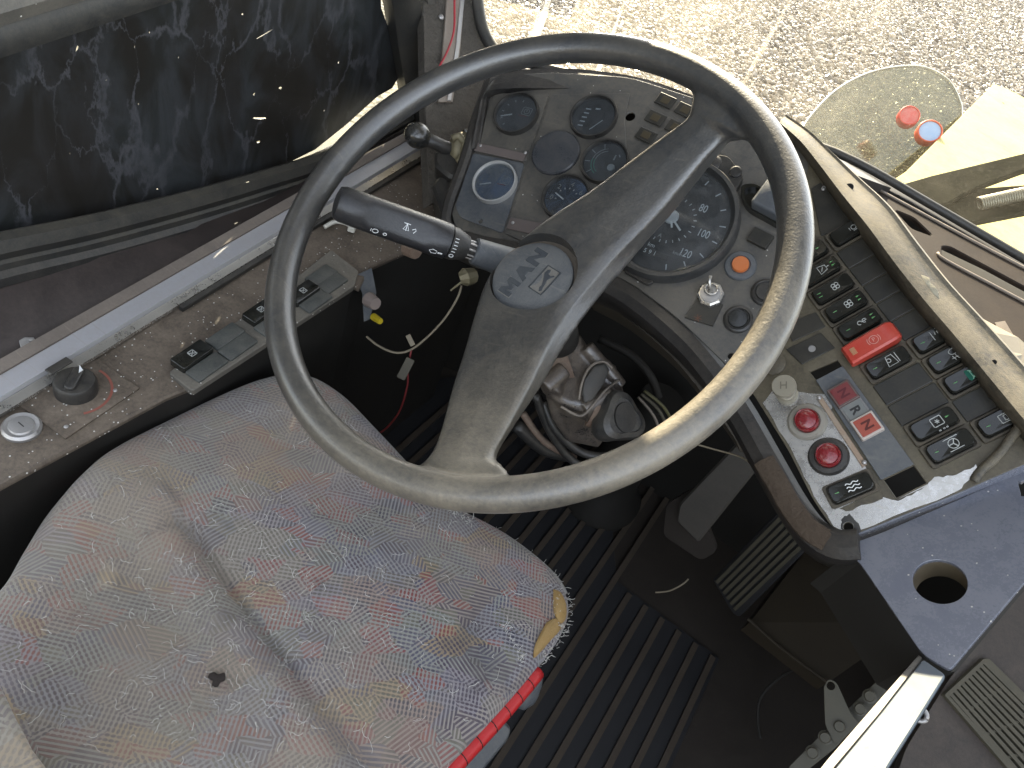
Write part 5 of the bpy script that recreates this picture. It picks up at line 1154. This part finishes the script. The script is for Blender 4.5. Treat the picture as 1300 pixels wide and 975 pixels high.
# gas and brake pedals
bp_ = thing('brake_pedal', 'dull grey flat brake pedal under the dashboard, left of ribbed pedal', 'pedal', at=atz(905, 640, 1.12))
BPp = plane3((870, 660, 1.15), (935, 580, 1.08), (885, 690, 1.15), (870, 660), (935, 580))
plate('pedal_pad', rpoly(BPp.L([(936, 562), (966, 590), (886, 690), (858, 662), (862, 640)]), .006), dusty('pedal_rubber', (.045, .042, .036), .5, .4, (.12, .10, .08), .2, scale=20), bp_, BPp.M, th=.012, bev=.003)
plate('pedal_base', rpoly(BPp.L([(846, 640), (880, 620), (910, 700), (890, 712), (842, 680)], -.03), .01), M_floor, bp_, BPp.M, th=.01, z=-.03)
ac = thing('accelerator_pedal', 'black ribbed accelerator pedal hinged at the floor under switch panel', 'pedal', at=atz(960, 710, 1.15))
APd = plane3((905, 738, 1.22), (1000, 640, 1.08), (940, 780, 1.20), (905, 738), (1000, 640))
plate('pedal_pad', rpoly(APd.L([(904, 736), (1004, 632), (1042, 680), (938, 784), (930, 780)]), .006), M_mat, ac, APd.M, th=.012, bev=.002)
pa0, pa1, pb0, pb1 = V(APd.l(909, 735)), V(APd.l(936, 776)), V(APd.l(1004, 638)), V(APd.l(1036, 682))
for k in range(6):
    u = (k + .5) / 6; MB().stroke([tuple(pa0.lerp(pa1, u)), tuple(pb0.lerp(pb1, u))], .0055, 0, .004).build('pedal_rib', dusty('pedal_rib', (.05, .045, .03), .6, .4, (.1, .09, .06), .2), ac, APd.M)
# heater box wall and floor edge at the right of the footwell
M_box = dusty('box_paint', (.024, .017, .009), .6, .5, (.05, .038, .02), .2, scale=14)
o = MB().loft([[atz(952, 790, 1.22), atz(1052, 866, 1.12), atz(1052, 866, 1.12) + V((0, .0, -.03)), atz(952, 790, 1.22) + V((0, 0, -.03))], [atz(1030, 690, 1.32), atz(1160, 790, 1.15), atz(1160, 790, 1.15) + V((0, .0, -.03)), atz(1030, 690, 1.32) + V((0, 0, -.03))]]).build('heater_box', M_box); tag(o, 'dark brown heater box top behind the accelerator pedal', 'heater box')
o = MB().tube(smooth_path([atz(*q) for q in ((950, 786, 1.21), (990, 822, 1.17), (1052, 868, 1.11))], 3), .003, 6).build('floor_edge', M_box); tag(o, 'thin rusty floor edging at the heater box', 'edging')
o = MB().tube(smooth_path([atz(*q) for q in ((1012, 848, 1.22), (990, 860, 1.24), (966, 885, 1.25), (962, 915, 1.25), (966, 938, 1.24))], 5), .0025, 8).build('floor_cable', M_dark, None, smooth=True); tag(o, 'black cable curved on the floor near the hinge rail', 'cable')
rw = MB().loft([[V((.9, y, -.3)), V((.9, y, .55)), V((.94, y, .55)), V((.94, y, -.3))] for y in (-.8, 1.12)]).build('aisle_wall', M_dark); rw['kind'] = 'structure'

# ================================================================== seat
seat = thing('driver_seat', 'worn driver seat in faded multicolour patterned fabric, torn front corner and red piping', 'seat', at=ZT(350, 760, .46))
fm2 = bpy.data.materials.new('seat_fabric'); t, p = nodes_of(fm2)
geo = N(t, 'NewGeometry'); P0 = geo.outputs['Position']
mp = N(t, 'Mapping'); mp.inputs['Rotation'].default_value = (0, 0, R_(-28)); mp.inputs['Scale'].default_value = (1, 1, .0); t.links.new(P0, mp.inputs[0])
wv = N(t, 'TexNoise', Scale=14.0, Detail=1.0); t.links.new(mp.outputs[0], wv.inputs['Vector'])
pos = mp.outputs[0]
mpv = N(t, 'Mapping'); mpv.inputs['Scale'].default_value = (38, 64, 1); mpv.inputs['Rotation'].default_value = (0, 0, R_(20)); t.links.new(pos, mpv.inputs[0])
vo = N(t, 'TexVoronoi', Scale=1.0, distance='MANHATTAN'); t.links.new(mpv.outputs[0], vo.inputs['Vector'])
vo2 = N(t, 'TexVoronoi', Scale=.55, distance='CHEBYCHEV'); t.links.new(mpv.outputs[0], vo2.inputs['Vector'])
s1 = N(t, 'SeparateColor'); t.links.new(vo.outputs['Color'], s1.inputs[0]); s2 = N(t, 'SeparateColor'); t.links.new(vo2.outputs['Color'], s2.inputs[0])
def palette(src, cols):
    r = N(t, 'ValToRGB'); r.color_ramp.interpolation = 'CONSTANT'
    while len(r.color_ramp.elements) < len(cols): r.color_ramp.elements.new(.5)
    for i, c_ in enumerate(cols): r.color_ramp.elements[i].position = i / len(cols); r.color_ramp.elements[i].color = (*c_, 1)
    t.links.new(src, r.inputs[0]); return r.outputs[0]
dark = palette(s1.outputs[0], [(.085, .085, .13), (.065, .055, .085), (.10, .095, .13), (.22, .06, .07), (.075, .06, .09), (.11, .10, .10), (.15, .07, .08), (.05, .05, .08), (.12, .12, .10), (.22, .06, .06)])
light = palette(s2.outputs[1], [(.31, .28, .26), (.27, .27, .25), (.34, .26, .17), (.27, .27, .29), (.31, .27, .24), (.28, .29, .27), (.31, .24, .21), (.28, .26, .28)])
sp3 = N(t, 'SeparateXYZ'); t.links.new(pos, sp3.inputs[0])
ang = math_(t, 'MULTIPLY', math_(t, 'FLOOR', math_(t, 'MULTIPLY', s1.outputs[1], 4.0)), R_(45))
rx = math_(t, 'ADD', math_(t, 'MULTIPLY', sp3.outputs[0], math_(t, 'COSINE', ang)), math_(t, 'MULTIPLY', sp3.outputs[1], math_(t, 'SINE', ang)))
ry = math_(t, 'SUBTRACT', math_(t, 'MULTIPLY', sp3.outputs[1], math_(t, 'COSINE', ang)), math_(t, 'MULTIPLY', sp3.outputs[0], math_(t, 'SINE', ang)))
st1 = math_(t, 'ADD', math_(t, 'MULTIPLY', math_(t, 'SINE', math_(t, 'MULTIPLY', rx, 1700.0)), .5), .5)
dsh = math_(t, 'ADD', math_(t, 'MULTIPLY', math_(t, 'SINE', math_(t, 'MULTIPLY', ry, 1400.0)), .5), .5)
useD = math_(t, 'GREATER_THAN', s2.outputs[0], .22)
pat = math_(t, 'MULTIPLY', st1, math_(t, 'ADD', math_(t, 'MULTIPLY', dsh, math_(t, 'MULTIPLY', useD, .85)), math_(t, 'SUBTRACT', 1.0, math_(t, 'MULTIPLY', useD, .6))))
nw = N(t, 'TexNoise', Scale=75.0, Detail=3.0); t.links.new(P0, nw.inputs['Vector'])
pat = math_(t, 'MULTIPLY', ramp(t, pat, .22, .60), math_(t, 'ADD', .45, math_(t, 'MULTIPLY', nw.outputs[0], 1.0)))
col = mix(t, pat, light, dark)
# dust and lint that dulls it
nz = N(t, 'TexNoise', Scale=7.0, Detail=6.0, Roughness=.6); t.links.new(P0, nz.inputs['Vector'])
nf = N(t, 'TexNoise', Scale=260.0, Detail=4.0, Roughness=.8); t.links.new(P0, nf.inputs['Vector'])
dm = math_(t, 'ADD', math_(t, 'MULTIPLY', ramp(t, nz.outputs[0], .36, .62), .36), math_(t, 'MULTIPLY', ramp(t, nf.outputs[0], .45, .75), .22))
dt = N(t, 'VectorMath', operation='DOT_PRODUCT'); t.links.new(P0, dt.inputs[0]); dt.inputs[1].default_value = (-1, -.8, 0)
lmn = N(t, 'MapRange', interpolation_type='SMOOTHSTEP'); lmn.inputs['From Min'].default_value = -.32; lmn.inputs['From Max'].default_value = .12; t.links.new(dt.outputs['Value'], lmn.inputs['Value'])
dm = math_(t, 'ADD', dm, math_(t, 'MULTIPLY', lmn.outputs[0], .30)); dm = math_(t, 'MINIMUM', dm, .86)
col = mix(t, dm, col, (.33, .28, .215))
nk = N(t, 'TexNoise', Scale=5.5, Detail=7.0, Roughness=.7); mpk = N(t, 'Mapping'); mpk.inputs['Location'].default_value = (.37, .1, .2); t.links.new(P0, mpk.inputs[0]); t.links.new(mpk.outputs[0], nk.inputs['Vector'])
col = mix(t, math_(t, 'MULTIPLY', ramp(t, nk.outputs[0], .58, .68), .55), col, (.07, .065, .07))
t.links.new(col, p.inputs['Base Color']); p.inputs['Roughness'].default_value = .95; p.inputs['Specular IOR Level'].default_value = .15
p.inputs['Sheen Weight'].default_value = .25
bp = N(t, 'Bump', Strength=.5, Distance=.0008); t.links.new(math_(t, 'ADD', pat, nf.outputs[0]), bp.inputs['Height']); t.links.new(bp.outputs[0], p.inputs['Normal'])
SZ = .455
so_px = [(-140, 905), (-60, 810), (0, 752), (28, 706), (60, 655), (100, 610), (150, 570), (215, 536), (290, 500), (340, 482), (385, 478), (430, 502), (480, 552), (560, 634), (640, 680), (694, 722), (716, 752), (722, 778), (712, 808), (682, 850), (640, 900), (585, 960), (520, 1030), (420, 1130), (200, 1230), (0, 1150)]
so = [V((*(lambda q: (q.x, q.y))(atZ(a, b, SZ)), 0)) for a, b in so_px]
so = smooth_path(so + [so[0]], 6)[:-1]
ctr = V((*(atZ(330, 790, SZ)).xy, 0))
TS = [(1, -.012), (1.0, -.004), (.996, .003), (.986, .009), (.970, .014), (.945, .0175), (.90, .0195), (.86, .021)] + [(.82 - .02 * k, .0225) for k in range(41)]
seamA, seamB, seamC = [V((*atZ(a, b, SZ + .01).xy, 0)) for a, b in ((236, 668), (330, 800), (470, 985))]
def segd(p_, a, b):
    u = max(0, min(1, (p_ - a).dot(b - a) / (b - a).length_squared)); return (p_ - a - (b - a) * u), u
hollow = V((*atZ(230, 760, SZ).xy, 0)); bump_ = V((*atZ(150, 640, SZ).xy, 0)); hump2 = V((*atZ(480, 700, SZ).xy, 0))
def seat_h(p_, s_, base):
    d1_, u1_ = segd(p_, seamA, seamB); d2_, u2_ = segd(p_, seamB, seamC); d_ = min(d1_.length, d2_.length)
    side = ((seamC - seamA).cross(p_ - seamA)).z
    h = base
    if s_ < .97:
        h -= .008 * math.exp(-(d_ / .005) ** 2) + .003 * math.exp(-(d_ / .014) ** 2)
        h += (.007 if side < 0 else 0) * math.exp(-((d_ - .02) / .02) ** 2)
        lo_ = max(0.0, min(1.0, .5 - side * 0 + (.5 if side > 0 else -.5)))
        h -= .014 * math.exp(-((p_ - hollow).length / .11) ** 2)
        h += .020 * math.exp(-((p_ - bump_).length / .07) ** 2) + .008 * math.exp(-((p_ - hump2).length / .10) ** 2)
        h += .0030 * noise.noise(p_ * 14) + .0012 * noise.noise(p_ * 45)
    return h
n = len(so); vs = []; fs = []
for s_, h in TS:
    for q in so:
        p_ = ctr + (q - ctr) * s_; vs.append(V((p_.x, p_.y, SZ + seat_h(p_, s_, h))))
for i in range(len(TS) - 1):
    for j in range(n):
        a = i * n + j; b = i * n + (j + 1) % n; fs.append((a, b, b + n, a + n))
vs.append(V((ctr.x, ctr.y, SZ + seat_h(ctr, 0, .0225)))); k0 = (len(TS) - 1) * n
for j in range(n): fs.append((k0 + j, k0 + (j + 1) % n, len(vs) - 1))
# torn hole near the middle, and tears at the front right corner are separate patches of exposed foam
cush = mk('cushion', vs, fs, fm2, seat, smooth=True)
baked(cush, [('SUBSURF', dict(levels=1, render_levels=1))])
for p_ in cush.data.polygons: p_.use_smooth = True
MB().loft([[V((q.x, q.y, SZ - .010)) for q in so], [ctr * .03 + V((q.x * .97, q.y * .97, SZ - .05)) + V((0, 0, 0)) for q in so], [ctr * .05 + V((q.x * .95, q.y * .95, SZ - .12)) for q in so]]).build('cushion_base', dusty('seat_border', (.10, .10, .10), .8, .5, (.2, .19, .17), .2, bump=.8, bscale=400, scale=40), seat, smooth=40)
# welt: grey along the front, red along the sides
def nearest(px, py):
    q = atZ(px, py, SZ); return min(range(n), key=lambda i: (so[i] - V((q.x, q.y, 0))).length)
def welt(i0, i1, r, m, name, dz=-.004, k=1.004):
    pts = [V(((ctr + (so[i % n] - ctr) * k).x, (ctr + (so[i % n] - ctr) * k).y, SZ + dz)) for i in range(i0, i1 + 1)]
    return MB().tube(pts, r, 10).build(name, m, seat, smooth=True)
M_piping = dusty('red_piping', (.52, .015, .02), .32, .15, (.4, .12, .1), .05, bump=.8, bscale=300, scale=40)
M_welt = dusty('grey_welt', (.26, .26, .25), .9, .5, (.4, .38, .34), .3, bump=1.2, bscale=500, scale=50)
i_a, i_b, i_c, i_d = nearest(385, 478), nearest(560, 634), nearest(694, 722), nearest(682, 850)
welt(i_a, nearest(716, 752), .0055, M_welt, 'front_welt', dz=-.006)
welt(i_d, nearest(420, 1130), .0085, M_piping, 'red_piping', dz=-.004)
welt(nearest(0, 752), nearest(215, 536), .0024, M_piping, 'red_piping', dz=-.008, k=.997)
for u in range(9):
    j = i_d + 2 + u * 2
    c_ = ctr + (so[j % n] - ctr) * 1.004; d_ = (so[(j + 1) % n] - so[j % n]).normalized()
    MB().lathe([(.0087, -.0004), (.0087, .0004)], 16, frame(V((c_.x, c_.y, SZ - .004)), V((0, 0, 1)), n=d_)).build('piping_crack', M_dark, seat)
# exposed foam patches at the torn corner
from mathutils.bvhtree import BVHTree
bmx = bmesh.new(); bmx.from_mesh(cush.data); bmx.transform(W[cush.name]); tree = BVHTree.FromBMesh(bmx); bmx.free()
M_yf = dusty('yellow_foam', (.36, .22, .07), .85, .4, (.42, .33, .18), .1, bump=2, bscale=350, scale=50)
def patch(name, pts, m, z, raise_=.003, seed=0):
    A = []
    for a, b in pts:
        h_ = tree.ray_cast(CAM, ray(a, b).normalized())[0] or atZ(a, b, SZ - .006); A.append(h_ + (CAM - h_).normalized() * .003)
    A = [V(q) for q in smooth_path(A + [A[0]], 3)[:-1]]; c_ = sum(A, V()) / len(A)
    return MB().loft([[q - V((0, 0, .004)) for q in A], A, [q.lerp(c_, .25) + V((0, 0, raise_)) for q in A], [q.lerp(c_, .8) + V((0, 0, raise_ * 1.3)) for q in A]]).build(name, m, seat, smooth=50)
patch('exposed_foam', [(703, 748), (712, 752), (719, 768), (718, 786), (711, 790), (704, 776)], M_yf, SZ + .004)
patch('exposed_foam', [(694, 790), (706, 785), (712, 798), (700, 812), (688, 826), (678, 834), (681, 815)], M_yf, SZ + .002)
patch('tear_hole', [(266, 855), (272, 853), (277, 856), (285, 854), (286, 862), (280, 865), (276, 871), (269, 869), (270, 863), (264, 860)], plain('tear_dark', (.03, .022, .018), .9), SZ + .0165, .001)
# frayed threads and lint
rr = random.Random(21); mb = MB()
def thread(p0, d, l_, r=.00022, curl=1.0):
    pts = [p0]; v = d.normalized()
    for _ in range(5):
        v = (v + V((rr.uniform(-1, 1), rr.uniform(-1, 1), rr.uniform(-.5, .6))) * .55 * curl).normalized(); q = pts[-1] + v * l_ / 5; pts.append(q)
    mb.tube(pts, r, 3, caps=False)
def on_seat(px, py):
    h = tree.ray_cast(CAM, ray(px, py).normalized()); return h[0]
for _ in range(520):
    if rr.random() < .62: px, py = rr.gauss(330, 130), rr.gauss(780, 100)
    else: px, py = rr.uniform(20, 680), rr.uniform(500, 970)
    q = on_seat(px, py)
    if q is None: continue
    th = rr.uniform(0, 6.3); pts = [q + V((0, 0, .0012))]; v = V((math.cos(th), math.sin(th), 0)); l_ = rr.uniform(.004, .015)
    for k in range(5):
        v = Matrix.Rotation(rr.uniform(-.9, .9), 3, 'Z') @ v; p2 = pts[-1] + v * l_ / 5; h = tree.ray_cast(p2 + V((0, 0, .05)), V((0, 0, -1)))
        if h[0] is None: break
        pts.append(h[0] + V((0, 0, rr.uniform(.0004, .002))))
    if len(pts) > 2: mb.tube(pts, rr.uniform(.00012, .00024), 3, caps=False)
lint = mb.build('lint', dusty('lint_fibre', (.66, .64, .58), .9, .1, (.6, .57, .5), .05), seat); lint['kind'] = 'stuff'
mb = MB()
for _ in range(120):
    i = rr.randint(nearest(560, 634), nearest(682, 850)) if rr.random() < .55 else rr.randint(nearest(694, 722), nearest(690, 838))
    q = ctr + (so[i % n] - ctr) * rr.uniform(.985, 1.012); o_ = (so[i % n] - ctr).normalized()
    thread(V((q.x, q.y, SZ + rr.uniform(-.008, .003))), o_ + V((0, 0, .4)), rr.uniform(.002, .007))
for (a, b), (c_, d_) in (((703, 745), (708, 792)), ((640, 790), (668, 850)), ((712, 800), (682, 845)), ((600, 665), (560, 640))):
    for _ in range(34):
        u = rr.random(); q = on_seat(a + (c_ - a) * u + rr.uniform(-4, 4), b + (d_ - b) * u + rr.uniform(-4, 4))
        if q is not None: thread(q, V((rr.uniform(-1, 1), rr.uniform(-1, 1), .5)), rr.uniform(.003, .009))
fy = mb.build('frayed_threads', MATS['lint_fibre'], seat); fy['kind'] = 'stuff'
# backrest corner in the lower left
BR = [(-80, 830), (-10, 862), (4, 880), (20, 912), (40, 950), (60, 1000), (-60, 1040)]
A = [atZ(a, b, .60) for a, b in BR]; A = smooth_path(A, 4); c_ = sum(A, V()) / len(A)
MB().loft([[q - V((0, 0, .12)) for q in A], [q - V((0, 0, .004)) for q in A], [q.lerp(c_, .03) + V((0, 0, .002)) for q in A], [q.lerp(c_, .2) + V((0, 0, .006)) for q in A], [q.lerp(c_, .8) + V((0, 0, .008)) for q in A]]).build('backrest', fm2, seat, smooth=50)
# seat adjusting handles below the right edge
def handle(pts, r, m, name):
    return MB().tube(smooth_path([atz(*q) for q in pts], 4), r, 12).build(name, m, seat, smooth=True)
handle([(648, 872, .80), (664, 884, .80), (674, 868, .795), (680, 852, .79)], [.008, .012, .013, .013, .014, .013, .013, .012, .012, .011, .010, .009, .008], M_panel2, 'adjust_knob')
SHp = plane3((640, 915, .84), (648, 930, .84), (600, 990, .80), (640, 915), (648, 930))
plate('side_cover', rpoly(SHp.L([(560, 990), (636, 908), (651, 924), (648, 938), (610, 985), (580, 1020)]), .006), M_panel2, seat, SHp.M, th=.03, bev=.004)
# dark pedestal
pc = V((*ctr.xy, 0)); MB().rbox(.34, .36, .34, .02).xf(Matrix.Translation((ctr.x, ctr.y, .004))).build('pedestal', M_dark, seat)

# ================================================================== cab shell outside the frame: wall above the window, and parts added to shade the cab
def slab(name, lo, hi_, m, parent=None):
    a, b = V(lo), V(hi_); return mk(name, [(x, y, z) for z in (a.z, b.z) for x, y in ((a.x, a.y), (b.x, a.y), (b.x, b.y), (a.x, b.y))], [(0, 1, 2, 3), (4, 5, 6, 7), (0, 1, 5, 4), (1, 2, 6, 5), (2, 3, 7, 6), (3, 0, 4, 7)], m, parent)
slab('upper_film', (-.650, -1.2, .775), (-.640, .93, 1.45), fm, win)
slab('window_header', (-.70, -1.8, 1.45), (-.62, 1.08, 1.98), M_cp, win)
slab('shade_pillar', (-.80, .99, .82), (-.53, 1.20, 1.98), M_lin, post)  # unseen pillar box, widened to keep the sun off the seat
slab('left_wall', (-.70, -1.8, -.3), (-.655, 1.1, .46), M_dark)['kind'] = 'structure'
slab('shade_roof', (-.80, .45, 1.98), (1.7, 1.30, 2.04), M_cp)['kind'] = 'structure'  # unseen partial roof, added to cut skylight and darken reflections
slab('right_shade_wall', (1.5, -2.0, -.3), (1.56, 1.1, 1.15), M_cp)['kind'] = 'structure'  # unseen wall, added to darken low reflections and stop ground light
slab('rear_shade_wall', (-.80, -2.06, -.3), (1.56, -2.0, 1.15), M_cp)['kind'] = 'structure'  # unseen wall, added to shut out ground light from behind
